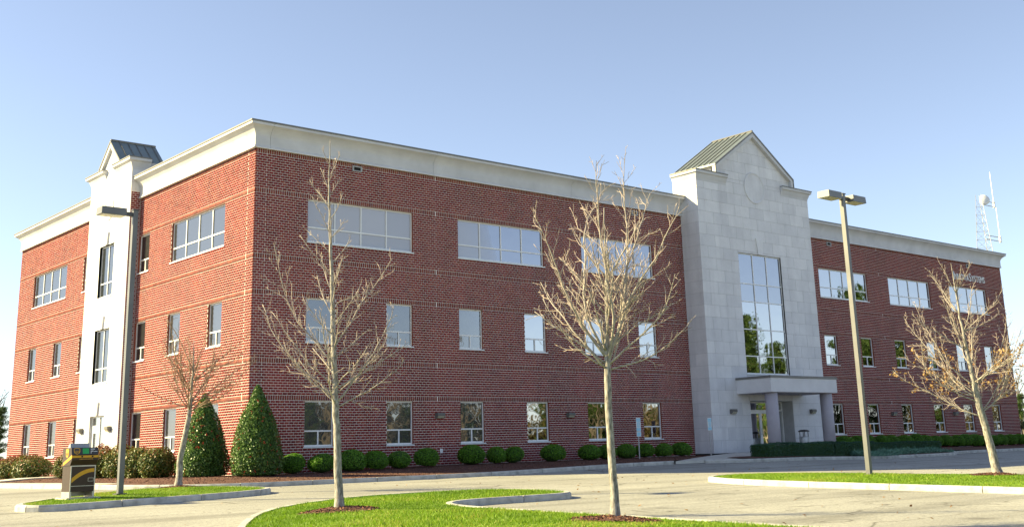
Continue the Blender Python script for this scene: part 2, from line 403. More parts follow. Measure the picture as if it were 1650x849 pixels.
def inside(p, poly):
    x, y = p; r = False; j = len(poly) - 1
    for i in range(len(poly)):
        xi, yi = poly[i]; xj, yj = poly[j]
        if (yi > y) != (yj > y) and x < (xj - xi) * (y - yi) / (yj - yi) + xi: r = not r
        j = i
    return r
def chaikin(poly, n=2, closed=True):
    for _ in range(n):
        q = []
        m = len(poly) if closed else len(poly) - 1
        if not closed: q.append(poly[0])
        for i in range(m):
            a, b = poly[i], poly[(i + 1) % len(poly)]
            q += [(a[0] * .75 + b[0] * .25, a[1] * .75 + b[1] * .25), (a[0] * .25 + b[0] * .75, a[1] * .25 + b[1] * .75)]
        if not closed: q.append(poly[-1])
        poly = q
    return poly
def offset_poly(poly, d, closed=True):
    """offset to the left of travel direction by d"""
    out = []; n = len(poly)
    for i in range(n):
        a = Vector(poly[(i - 1) % n]) if closed or i > 0 else None
        b = Vector(poly[i]); c = Vector(poly[(i + 1) % n]) if closed or i < n - 1 else None
        ns = []
        for p, q in ((a, b), (b, c)):
            if p is None or q is None: continue
            e = (q - p)
            if e.length < 1e-6: continue
            e.normalize(); ns.append(Vector((-e.y, e.x)))
        nn = sum(ns, Vector((0, 0)))
        if nn.length < 1e-6: nn = ns[0]
        nn.normalize(); k = d / max(0.5, nn.dot(ns[0]))
        out.append((b.x + nn.x * k, b.y + nn.y * k))
    return out
def resample(poly, step, closed):
    pts = [Vector(p) for p in poly] + ([Vector(poly[0])] if closed else [])
    L = [0.0]
    for a, b in zip(pts, pts[1:]): L.append(L[-1] + (b - a).length)
    n = max(1, round(L[-1] / step)); out = []
    j = 0
    for i in range(n + 1):
        s = L[-1] * i / n
        while j < len(L) - 2 and L[j + 1] < s: j += 1
        t = (s - L[j]) / max(1e-9, L[j + 1] - L[j]); out.append(tuple(pts[j].lerp(pts[j + 1], t)))
    return out if not closed else out[:-1]

def kerb(name, line, closed, width=0.16, h=0.15, piece=2.6, zf=Zp):
    """kerb along line; the body lies on the left of the travel direction. Footing + one kerb piece per length."""
    step = 0.32
    L = resample(line, step, closed)
    inn = offset_poly(L, width, closed)
    inn2 = offset_poly(L, 0.035, closed)
    n = len(L)
    foot = MB()
    def rows(pA, pB, z1, lo=-0.25):
        return [(pA[0], pA[1], zf(*pA) + lo), (pA[0], pA[1], zf(*pA) + z1), (pB[0], pB[1], zf(*pA) + z1), (pB[0], pB[1], zf(*pA) + lo)]
    f1 = offset_poly(L, 0.02, closed); f2 = offset_poly(L, width - 0.02, closed)
    base = len(foot.v)
    m = n if closed else n - 1
    sec = [rows(f1[i], f2[i], h - 0.03) for i in range(n)]
    for i in range(m):
        a, b = sec[i], sec[(i + 1) % n]
        for k in range(3): foot.quad(a[k], b[k], b[k + 1], a[k + 1])
    root = obj(name, foot, 'joint_dirt'); tag(root, kind='structure')
    per = max(2, round(piece / step)); i = 0
    while i < m:
        j = min(m, i + per)
        if m - j < per // 2: j = m
        mb = MB(); ring = []
        for k in range(i, j + 1):
            kk = k % n
            A, A2, B = L[kk], inn2[kk], inn[kk]
            if k in (i, j):       # joint gap
                o = (k + 1 if k == i else k - 1) % n
                e = 0.012 / step
                lp = lambda p, q: (p[0] + (q[0] - p[0]) * e, p[1] + (q[1] - p[1]) * e)
                A, A2, B = lp(L[kk], L[o]), lp(inn2[kk], inn2[o]), lp(inn[kk], inn[o])
            z = zf(*L[kk])
            ring.append([(A[0], A[1], z - 0.25), (A[0], A[1], z + h - 0.045), (A2[0], A2[1], z + h), (B[0], B[1], z + h), (B[0], B[1], z - 0.25)])
        base = len(mb.v)
        for r in ring: mb.v += r; mb.t += [0] * 5
        for a in range(len(ring) - 1):
            for q in range(4):
                v = base + a * 5 + q; mb.f.append((v, v + 5, v + 6, v + 1))
        mb.f.append(tuple(base + q for q in range(5))); e = base + (len(ring) - 1) * 5
        mb.f.append(tuple(e + q for q in range(4, -1, -1)))
        obj('kerb_piece', mb, 'kerb_concrete', root)
        i = j
    return root

def drape(name, poly, zf, mat, step=0.45, kind='structure', parent=None, edge_drop=None):
    """sheet over a polygon: a triangulated grid clipped by testing; boundary ring + inner grid through Delaunay"""
    from mathutils.geometry import delaunay_2d_cdt
    ring = resample(poly, step, True); nr = len(ring)
    xs_ = [p[0] for p in ring]; ys_ = [p[1] for p in ring]
    inner = offset_poly(ring, step * 0.5)
    pts = [Vector(p) for p in ring]
    x = min(xs_)
    while x < max(xs_):
        y = min(ys_)
        while y < max(ys_):
            if inside((x, y), inner): pts.append(Vector((x + rnd.uniform(-.08, .08) * step, y + rnd.uniform(-.08, .08) * step)))
            y += step
        x += step
    v, e, f, _, _, _ = delaunay_2d_cdt(pts, [(i, (i + 1) % nr) for i in range(nr)], [], 1, 1e-5)
    me = bpy.data.meshes.new(name)
    me.from_pydata([(p.x, p.y, zf(p.x, p.y)) for p in v], [], [tuple(t) for t in f]); me.update()
    me.polygons.foreach_set('use_smooth', [True] * len(me.polygons))
    o = link(name, me, mat, parent)
    if kind: tag(o, kind=kind)
    return o

def dist_edge(p, poly):
    best = 1e9; P = Vector(p)
    for i in range(len(poly)):
        a, b = Vector(poly[i]), Vector(poly[(i + 1) % len(poly)])
        ab = b - a; t = max(0, min(1, (P - a).dot(ab) / max(1e-9, ab.length_squared)))
        best = min(best, (P - a - ab * t).length)
    return best

# islands (outline of the kerb face, counter-clockwise)
LEFT_ISL = chaikin([(-12.1, -12.1), (-11.6, -12.8), (-10.3, -12.4), (-8.7, -11.8), (-6.8, -11.25), (-5.2, -10.5), (-4.15, -9.7), (-3.9, -8.6), (-4.3, -7.2), (-5.2, -6.4), (-6.4, -6.2), (-7.7, -6.9), (-9.2, -8.1), (-10.6, -9.7), (-11.7, -11.1)], 2)
NEAR_ISL = chaikin([(-6.0, -38), (-6.0, -30), (-6.0, -24), (-6.0, -20.9), (-5.4, -19.7), (-4.3, -19.25), (-2.4, -19.3), (-1.2, -19.2), (-0.65, -18.3), (-0.8, -16.7), (-1.9, -15.8), (-3.5, -15.5), (-5.0, -15.7), (-6.4, -16.3), (-8.3, -17.6), (-9.95, -19.4), (-11.3, -21.5), (-12.4, -23.4), (-13.1, -27), (-13.3, -38)], 2)
RIGHT_ISL = chaikin([(7.9, -15.5), (6.7, -17.0), (6.05, -19.5), (5.88, -22.8), (5.75, -25.5), (5.8, -34), (5.8, -40), (12.8, -40), (12.8, -34), (12.4, -22), (11.6, -19), (11.0, -16.6), (9.9, -15.5)], 2)
T1, T2, T3, T4 = (-6.0, -7.35), (-8.93, -20.93), (-7.36, -26.71), (10.76, -23.82)
def isl_z(poly, amp):
    return lambda x, y: Zp(x, y) + 0.13 + amp * ss(0.15, 2.0, dist_edge((x, y), poly))
grass_jobs = []
for nm, P, amp, tr in (('left_island', LEFT_ISL, 0.07, T1), ('near_island', NEAR_ISL, 0.08, (T2, T3)), ('right_island', RIGHT_ISL, 0.08, T4)):
    kerb(nm + '_kerb', P, True)
    inn = resample(offset_poly(P, 0.155), 0.4, True)
    zf = isl_z(inn, amp)
    drape(nm + '_turf', inn, zf, 'turf', 0.5)
    grass_jobs.append((nm, inn, zf, tr if isinstance(tr[0], tuple) else (tr,)))
ISLZ = {j[0]: j[2] for j in grass_jobs}

# bed and walks round the building
def arc(c, r, a0, a1, n):
    return [(c[0] + r * math.cos(math.radians(a0 + (a1 - a0) * i / n)), c[1] + r * math.sin(math.radians(a0 + (a1 - a0) * i / n))) for i in range(n + 1)]
front_line = [(-6.3, 34), (-6.3, -1.2)] + arc((-1.8, -1.2), 4.5, 180, 270, 10)[1:] + [(2, -5.72), (8, -5.75), (17.4, -5.75)]
kerb('front_bed_kerb', front_line, False, 0.18, 0.15)
kerb('planter_kerb', chaikin([(19.2, -5.95), (20.2, -6.6), (22.5, -7.15), (28, -7.3), (36, -7.3), (39, -7.0), (40.4, -6.2), (40.6, -5.3)], 2, False), False, 0.18, 0.15)
kerb('right_bed_kerb', [(40.8, -5.25), (48, -5.3), (78, -5.3)], False, 0.18, 0.15)
# mulch beds
bed_front = [(-4.97, -1.32), (-6.14, -1.32)] + arc((-1.8, -1.2), 4.335, 182, 270, 8) + [(2, -5.56), (8, -5.58), (17.0, -5.58), (22.0, -3.6), (27.9, -1.30), (27.9, 0.05), (-0.02, 0.05), (-0.02, 29), (-4.97, 29)]
drape('mulch_bed_front', bed_front, Zbed, 'mulch_ground', 0.6)
bed_right = [(35.2, -1.4), (35.2, -3.1), (42.5, -3.3), (44.5, -5.1), (60, -5.12), (77, -5.12), (77, 0.05), (36, 0.05)]
drape('mulch_bed_right', bed_right, lambda x, y: Zbed(x, y) + 0.002, 'mulch_ground', 0.7)
planter = [(21.6, -5.2), (21.6, -6.4), (23, -6.95), (28, -7.1), (36, -7.1), (38.6, -6.8), (39.8, -6.1), (40.3, -4.9), (38, -4.4), (23, -4.6)]
drape('planter_bed', planter, lambda x, y: Zp(x, -6.5) + 0.15 + 0.03 * (y + 7) , 'mulch_ground', 0.6)

def slabs(name, corners_list, zf, mat='concrete'):
    """concrete slabs (quads) with joints over a dark bed"""
    bm_ = MB()
    for q in corners_list:
        p = [(x, y, zf(x, y) - 0.03) for x, y in q]
        bm_.quad(*p)
    root = obj(name, bm_, 'joint_dirt'); tag(root, kind='structure')
    for q in corners_list:
        c = (sum(p[0] for p in q) / 4, sum(p[1] for p in q) / 4)
        mb = MB(); top = []
        for p in q:
            d = Vector((c[0] - p[0], c[1] - p[1])); d = d / max(d.length, 1e-6) * 0.012
            top.append((p[0] + d.x, p[1] + d.y))
        mb.hexa([(x, y, zf(x, y) - 0.12) for x, y in top] + [(x, y, zf(x, y)) for x, y in top])
        obj('concrete_slab', mb, mat, root)
    return root
zw = lambda x, y: Zp(x, y) + 0.148
sl = []
y = -1.3
while y < 30:
    sl.append([(-6.13, y), (-4.98, y), (-4.98, y + 1.5), (-6.13, y + 1.5)]); y += 1.5
slabs('side_walk', sl, zw)
sl = []
for i in range(3):
    x0 = -4.97 + i * 1.48
    sl.append([(x0, 13.0), (x0 + 1.48, 13.0), (x0 + 1.48, 15.0), (x0, 15.0)])
slabs('side_door_walk', sl, lambda x, y: Zbed(x, y) + 0.05 + 0.03 * (x + 5) / 4.5)
def zent(x, y):
    lo = Zp(x, -5.8) + 0.13
    t = ss(-6.2, -1.6, y); hi = 0.03
    return lo + (hi - lo) * t
sl = []
xs_ = [17.3, 19.3, 21.4, 24.0, 26.5, 29.0, 31.5, 34.0, 35.4]
ys_ = [-5.9, -4.55, -3.2, -1.9, -0.45]
def xl(y): return 17.3 + (27.9 - 17.3) * max(0, min(1, (y + 5.58) / 4.3))
for j in range(4):
    ya, yb = ys_[j], ys_[j + 1]
    a0, b0 = xl(ya), xl(yb)
    if j == 3: a0 = b0 = 28.68
    x1s = [x for x in xs_ if x > max(a0, b0) + 0.6]
    if j == 3: x1s = [30.0, 31.2, 32.36]
    pa, pb = a0, b0
    for x in x1s:
        sl.append([(pa, ya), (x, ya), (x, yb), (pb, yb)]); pa = pb = x
slabs('entrance_walk', sl, zent)

# ------------------------------------------------------------------ the office building
B = empty('office_building')
tag(B, 'three storey red brick office building with pale stone entrance tower and cornice', 'building')
CH = 0.1015                    # brick course
BL = 0.2055                    # brick module length
JT = 0.0195                     # joint
HEADS = (2.6, 6.66, 10.72)
SILLH = 18 * CH
ZTOP = 2.6 + 98 * CH
FT = lambda u, o, z: (u, -o, z)             # front wall: u along +X, o outward
LT = lambda u, o, z: (-o, u, z)             # left wall: u along +Y
XE, YE = 60.85, 28.37
TX0, TX1, TY = 25.45, 35.5, -1.25           # entrance tower
SY0, SY1, SX = 11.36, 16.5, -0.5            # stair tower on the left side

small_L = [2.42, 6.29, 10.15, 14.0, 17.86, 21.69]
small_R = [37.8, 41.64, 45.48, 49.35, 53.2, 57.03]
front_small = [(u, u + 1.35) for u in small_L] + [(u, u + 1.32) for u in small_R]
front_big = [(2.42, 7.67), (10.15, 15.35), (17.86, 23.05), (37.8, 43.0), (45.44, 50.57), (53.13, 58.35)]
left_small = [(2.53, 3.79), (6.44, 7.71), (10.08, 11.32), (17.08, 18.32), (20.8, 22.03), (24.7, 25.95)]
left_big = [(2.52, 7.70), (20.7, 25.85)]
left_top_small = [(10.08, 11.32), (17.08, 18.32)]

front_open = [(a, b, HEADS[k] - SILLH, HEADS[k]) for k in (0, 1) for a, b in front_small] + [(a, b, HEADS[2] - SILLH, HEADS[2]) for a, b in front_big]
left_open = [(a, b, HEADS[k] - SILLH, HEADS[k]) for k in (0, 1) for a, b in left_small] + [(a, b, HEADS[2] - SILLH, HEADS[2]) for a, b in left_big + left_top_small]

def make_wall(name, T, u0, u1, openings, gap, joints, single=None):
    """mortar backing with real openings, recessed joints and every brick as geometry"""
    zlo = 2.6 - 29 * CH
    us = sorted({u0 + 0.012, u1} | {v for o in openings for v in o[:2]})
    zs = sorted({zlo, ZTOP} | {v for o in openings for v in o[2:]})
    mb = MB()
    for a, b in zip(us, us[1:]):
        for c, d in zip(zs, zs[1:]):
            um, zm = (a + b) / 2, (c + d) / 2
            if gap[0] < um < gap[1] and gap[1] > gap[0]: continue
            if any(o[0] < um < o[1] and o[2] < zm < o[3] for o in openings): continue
            mb.quad(T(a, -0.012, c), T(b, -0.012, c), T(b, -0.012, d), T(a, -0.012, d))
    wall = obj(name, mb, 'mortar', B)
    R, S = [], []     # running bricks, soldier bricks (u0,u1,z0,z1,out,dep)
    soldiers = {0, 14, 40, 54, 80, 96}
    k = -29
    while k < 98:
        z = 2.6 + k * CH
        sold = k in soldiers
        hh = 2 * CH if sold else CH
        step = CH if sold else BL
        blk = sorted([(o[0], o[1]) for o in openings if o[2] < z + hh / 2 < o[3]] + ([tuple(gap)] if gap[1] > gap[0] else []))
        segs = []; p = u0
        cuts = sorted(joints)
        for a, b in blk + [(u1, u1 + 1)]:
            if a > p: segs.append((p, a))
            p = max(p, b)
        segs2 = []
        for a, b in segs:
            for c in cuts:
                if a + 0.05 < c < b - 0.05:
                    segs2.append((a, c - 0.004)); a = c + 0.004
            segs2.append((a, b))
        for a, b in segs2:
            i = math.floor((a - u0) / step) - 1
            offs = 0 if sold or (k % 2 == 0) else step / 2
            while True:
                x0 = u0 + i * step + offs; x1 = x0 + step
                i += 1
                if x0 >= b: break
                c0, c1 = max(x0, a), min(x1, b)
                jt = 0.016 if sold else JT
                l = jt / 2 if c0 > a else 0.002
                r = jt / 2 if c1 < b else 0.002
                if c1 - r - c0 - l < 0.02: continue
                (S if sold else R).append((c0 + l, c1 - r, z + jt / 2, z + hh - jt / 2, -0.007 if sold else rnd.uniform(-0.0015, 0.0015), k))
        k += 2 if sold else 1
    full = []
    if single:
        sc = []
        for i, q in enumerate(R):
            if q[1] - q[0] > BL - JT - 0.002:
                sc.append((single(q), i))
        sc.sort(); pick = {i for _, i in sc[:300]}
        me = MB().box(-0.5, 0.5, -0.5, 0.5, -0.5, 0.5).mesh('brick', tint=True)
        me.materials.append(MATS['brick'])
        w, h = BL - JT, CH - JT
        w0 = MB(); p = [T(-w / 2, -0.016, -h / 2), T(w / 2, -0.016, -h / 2), T(w / 2, 0, -h / 2), T(-w / 2, 0, -h / 2)]
        w0.hexa(p + [(a, b, c + h) for a, b, c in p])
        me = w0.mesh('brick', tint=True); me.materials.append(MATS['brick'])
        for i in sorted(pick):
            q = R[i]
            link('brick', me, None, wall, T((q[0] + q[1]) / 2, q[4], (q[2] + q[3]) / 2))
        R = [q for i, q in enumerate(R) if i not in pick]
    # jamb liners
    def build(lst, nm, mat):
        A = np.array(lst); n = len(A)
        V = np.zeros((n, 8, 3)); tu, to, tz = A[:, 0], A[:, 4], A[:, 2]
        idx = 0
        for zc in (2, 3):
            for uc, oc in ((0, 0), (1, 0), (1, 1), (0, 1)):
                u = A[:, uc]; ov = A[:, 4] if oc == 0 else np.full(n, -0.016); zz = A[:, zc]
                p = T(u, ov, zz)
                V[:, idx, 0], V[:, idx, 1], V[:, idx, 2] = p; idx += 1
        base = np.arange(n)[:, None, None] * 8
        F = np.array([(0, 1, 5, 4), (1, 2, 6, 5), (3, 0, 4, 7), (4, 5, 6, 7), (3, 2, 1, 0)])[None] + base
        tt = np.repeat(np.array([rnd.random() for _ in range(n)]), 8)
        o = link(nm, np_mesh(nm, V.reshape(-1, 3), F.reshape(-1, 4), tt), mat, wall)
        tag(o, kind='stuff'); return o
    build(R, 'brick_courses', 'brick'); build(S, 'soldier_courses', 'soldier_brick')
    return wall

CJ_F = [0.5, 8.9, 16.6, 24.4, 36.6, 44.4, 51.9, 59.6]
CJ_L = [0.6, 9.2, 19.4, 27.6]
make_wall('right_wing_wall', FT, TX1, XE, [o for o in front_open if o[0] > TX1], (0, 0), [c for c in CJ_F if c > TX1])
make_wall('left_wing_wall', FT, 0.0, TX0, [o for o in front_open if o[0] < TX0], (0, 0), [c for c in CJ_F if c < TX0],
          single=lambda q: (Vector((q[0], 0, q[2])) - Vector(CAMP)).length + (50 if (q[2] < 2.9 and q[0] < 1.5) else 0))
make_wall('side_wall', LT, 0.016, SY0, [o for o in left_open if o[0] < SY0], (0, 0), CJ_L[:2])
make_wall('far_side_wall', LT, SY1, YE, [o for o in left_open if o[0] > SY0], (0, 0), CJ_L[2:])
mb = MB(); mb.quad((XE, 0, -0.4), (XE, YE, -0.4), (XE, YE, ZTOP), (XE, 0, ZTOP)); mb.quad((0, YE, -0.4), (XE, YE, -0.4), (XE, YE, ZTOP), (0, YE, ZTOP))
obj('rear_walls', mb, 'plain_brick', B)
mb = MB(); mb.quad((0.1, 0.1, 13.2), (XE - .1, 0.1, 13.2), (XE - .1, YE - .1, 13.2), (0.1, YE - .1, 13.2)); obj('roof_deck', mb, 'roof_membrane', B)
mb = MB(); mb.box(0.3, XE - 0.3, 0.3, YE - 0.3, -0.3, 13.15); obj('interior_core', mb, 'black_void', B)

# windows
def window(T, a, b, c, d, cols, rows_at, lower_cols=None, rec=0.10, name='window', mat='window_glass', sill=True, rmat='plain_brick', blind=1e9):
    """frame mesh with panes and sill as children. rows_at: bar heights; lower_cols: columns of the lowest row"""
    fw, fd = 0.058, 0.06
    zb = c + (0.065 if sill else 0.0)
    mb = MB()
    def bar(u0, u1, z0, z1, extra=0.0):
        p = [T(u0, -rec - fd, z0), T(u1, -rec - fd, z0), T(u1, -rec + extra, z0), T(u0, -rec + extra, z0)]
        q = [T(u0, -rec - fd, z1), T(u1, -rec - fd, z1), T(u1, -rec + extra, z1), T(u0, -rec + extra, z1)]
        mb.hexa(p + q)
    bar(a, a + fw, zb, d); bar(b - fw, b, zb, d); bar(a + fw, b - fw, d - fw, d); bar(a + fw, b - fw, zb, zb + fw)
    zs = [zb + fw] + [zb + (d - zb) * r for r in rows_at] + [d - fw]
    hb = 0.028
    for z in zs[1:-1]: bar(a + fw, b - fw, z - hb, z + hb, 0.004)
    panes = []
    for i in range(len(zs) - 1):
        z0 = zs[i] + (hb if i else 0); z1 = zs[i + 1] - (hb if i < len(zs) - 2 else 0)
        n = lower_cols if (lower_cols and i == 0) else cols
        w = (b - a - 2 * fw) / n
        for k in range(n):
            u0 = a + fw + k * w; u1 = u0 + w
            if k: bar(u0 - hb, u0 + hb, z0, z1, 0.002)
            panes.append((u0 + (hb if k else 0), u1 - (hb if k < n - 1 else 0), z0, z1))
    w = obj(name, mb, 'white_frame', B)
    rv = MB(); e = -0.0125
    for (ua, za), (ub, zb2) in (((a, c), (a, d)), ((b, c), (b, d)), ((a, d), (b, d)), ((a, c), (b, c))):
        rv.quad(T(ua, e, za), T(ub, e, zb2), T(ub, -rec - .08, zb2), T(ua, -rec - .08, za))
    obj('reveal', rv, rmat, w)
    for u0, u1, z0, z1 in panes:
        mat_ = 'blind_glass' if z0 > blind else mat
        p = MB(); e = -rec - 0.03; tl = [rnd.uniform(-0.0022, 0.0022) for _ in range(2)]
        p.hexa([T(u0 - .01, e - .012, z0 - .01), T(u1 + .01, e - .012, z0 - .01), T(u1 + .01, e + tl[0], z0 - .01), T(u0 - .01, e, z0 - .01),
                T(u0 - .01, e - .012, z1 + .01), T(u1 + .01, e - .012, z1 + .01), T(u1 + .01, e + tl[0] + tl[1], z1 + .01), T(u0 - .01, e + tl[1], z1 + .01)])
        obj('pane', p, mat_, w)
    if sill:
        s = MB(); p = [T(a - .035, -rec - fd, c + .002), T(b + .035, -rec - fd, c + .002), T(b + .035, 0.035, c + .002), T(a - .035, 0.035, c + .002)]
        q = [T(a - .035, -rec - fd, c + .064), T(b + .035, -rec - fd, c + .064), T(b + .035, 0.035, c + .052), T(a - .035, 0.035, c + .052)]
        s.hexa(p + q); obj('sill', s, 'sill', w)
    return w
for k in (0, 1):
    for a, b in front_small: window(FT, a, b, HEADS[k] - SILLH, HEADS[k], 1, [0.335], 2)
    for a, b in left_small: window(LT, a, b, HEADS[k] - SILLH, HEADS[k], 1, [0.335], 2)
for a, b in front_big: window(FT, a, b, HEADS[2] - SILLH, HEADS[2], 4, [0.345], blind=0 if a < 30 else 1e9)
for a, b in left_big: window(LT, a, b, HEADS[2] - SILLH, HEADS[2], 4, [0.345])
for a, b in left_top_small: window(LT, a, b, HEADS[2] - SILLH, HEADS[2], 1, [0.335], 2)

# cornice: profile (outward, height)
PROF = [(0.0, 12.555), (0.10, 12.555), (0.10, 12.62), (0.07, 12.66), (0.07, 13.0), (0.085, 13.09), (0.125, 13.18), (0.19, 13.27), (0.27, 13.345), (0.36, 13.40), (0.40, 13.42), (0.40, 13.525), (0.0, 13.525)]
def cornice(T, a, b, ma=0, mb_=0):
    """ma/mb_: mitre (-1 extends outward at a, +1 at b)"""
    m = MB(); n = len(PROF)
    A = [T(a + ma * o + (0.006 if not ma else 0), o, z) for o, z in PROF]; Bq = [T(b + mb_ * o - (0.006 if not mb_ else 0), o, z) for o, z in PROF]
    m.v = A + Bq; m.t = [0] * (2 * n)
    for i in range(n):
        j = (i + 1) % n; m.f.append((i, j, j + n, i + n))
    m.f.append(tuple(range(n))); m.f.append(tuple(range(2 * n - 1, n - 1, -1)))
    s = obj('cornice_segment', m, 'cornice', B)
    c = MB(); p = [T(a + ma * 0.43, 0.43, 13.527), T(b + mb_ * 0.43, 0.43, 13.527), T(b - mb_ * 0.3, -0.3, 13.527), T(a - ma * 0.3, -0.3, 13.527)]
    c.hexa(p + [(x, y, z + 0.062) for x, y, z in p]); obj('coping', c, 'coping', s)
    d = MB(); p = [T(a, 0.13, 12.528), T(b, 0.13, 12.528), T(b, 0.0, 12.528), T(a, 0.0, 12.528)]
    d.hexa(p + [(x, y, z + 0.022) for x, y, z in p]); obj('drip_edge', d, 'white_frame', s)
for a, b, ma, mc in ((0, 0.6, -1, 0), (0.6, 8.76, 0, 0), (8.76, 17.26, 0, 0), (17.26, TX0, 0, 0), (TX1, 43.0, 0, 0), (43.0, 51.4, 0, 0), (51.4, XE, 0, 1)): cornice(FT, a, b, ma, mc)
for a, b, ma, mc in ((0, 0.6, -1, 0), (0.6, 8.0, 0, 0), (8.0, SY0, 0, 0), (SY1, 20.0, 0, 0), (20.0, 27.6, 0, 0), (27.6, YE, 0, 1)): cornice(LT, a, b, ma, mc)
RT = lambda u, o, z: (XE + o, u, z)
cornice(RT, 0, YE, -1, 1)
BT = lambda u, o, z: (u, YE + o, z)
cornice(BT, 0, XE, -1, 1)

# stone faced towers
def clip_poly(poly, n, c):
    """keep n.p <= c"""
    out = []
    for i in range(len(poly)):
        p, q = poly[i], poly[(i + 1) % len(poly)]
        dp, dq = n[0] * p[0] + n[1] * p[1] - c, n[0] * q[0] + n[1] * q[1] - c
        if dp <= 0: out.append(p)
        if (dp < 0 < dq) or (dq < 0 < dp):
            t = dp / (dp - dq); out.append((p[0] + (q[0] - p[0]) * t, p[1] + (q[1] - p[1]) * t))
    return out
PANEL_N = 0
def panels(parent, T, u0, u1, z0, z1, holes=(), planes=(), row=0.633, wid=1.26, zref=0.02, thick=0.03):
    global PANEL_N
    k = math.floor((z0 - zref) / row)
    while zref + k * row < z1 - 0.01:
        za, zb = max(z0, zref + k * row), min(z1, zref + (k + 1) * row)
        mid = (u0 + u1) / 2 + (0 if k % 2 else wid / 2)
        i = math.floor((u0 - mid) / wid)
        while mid + i * wid < u1 - 0.005:
            a, b = max(u0, mid + i * wid), min(u1, mid + (i + 1) * wid)
            i += 1
            if b - a < 0.03 or zb - za < 0.03: continue
            rects = [(a, b, za, zb)]
            for h in holes:
                nr = []
                for r in rects:
                    x0, x1, y0, y1 = r
                    if x1 <= h[0] or x0 >= h[1] or y1 <= h[2] or y0 >= h[3]: nr.append(r); continue
                    if x0 < h[0]: nr.append((x0, h[0], y0, y1))
                    if x1 > h[1]: nr.append((h[1], x1, y0, y1))
                    m0, m1 = max(x0, h[0]), min(x1, h[1])
                    if y0 < h[2]: nr.append((m0, m1, y0, h[2]))
                    if y1 > h[3]: nr.append((m0, m1, h[3], y1))
                rects = nr
            for x0, x1, y0, y1 in rects:
                if x1 - x0 < 0.05 or y1 - y0 < 0.05: continue
                g_ = 0.0065
                poly = [(x0 + g_, y0 + g_), (x1 - g_, y0 + g_), (x1 - g_, y1 - g_), (x0 + g_, y1 - g_)]
                for n_, c_ in planes:
                    poly = clip_poly(poly, n_, c_)
                    if len(poly) < 3: break
                if len(poly) < 3: continue
                mb = MB(); F0 = [T(u, 0, z) for u, z in poly]; K0 = [T(u, -thick, z) for u, z in poly]; n = len(poly)
                mb.v = F0 + K0; mb.f = [tuple(range(n))] + [(q, q + n, (q + 1) % n + n, (q + 1) % n) for q in range(n)]
                mb.t = [0] * (2 * n)
                obj('stone_panel', mb, 'stone', parent, tint=True); PANEL_N += 1
        k += 1

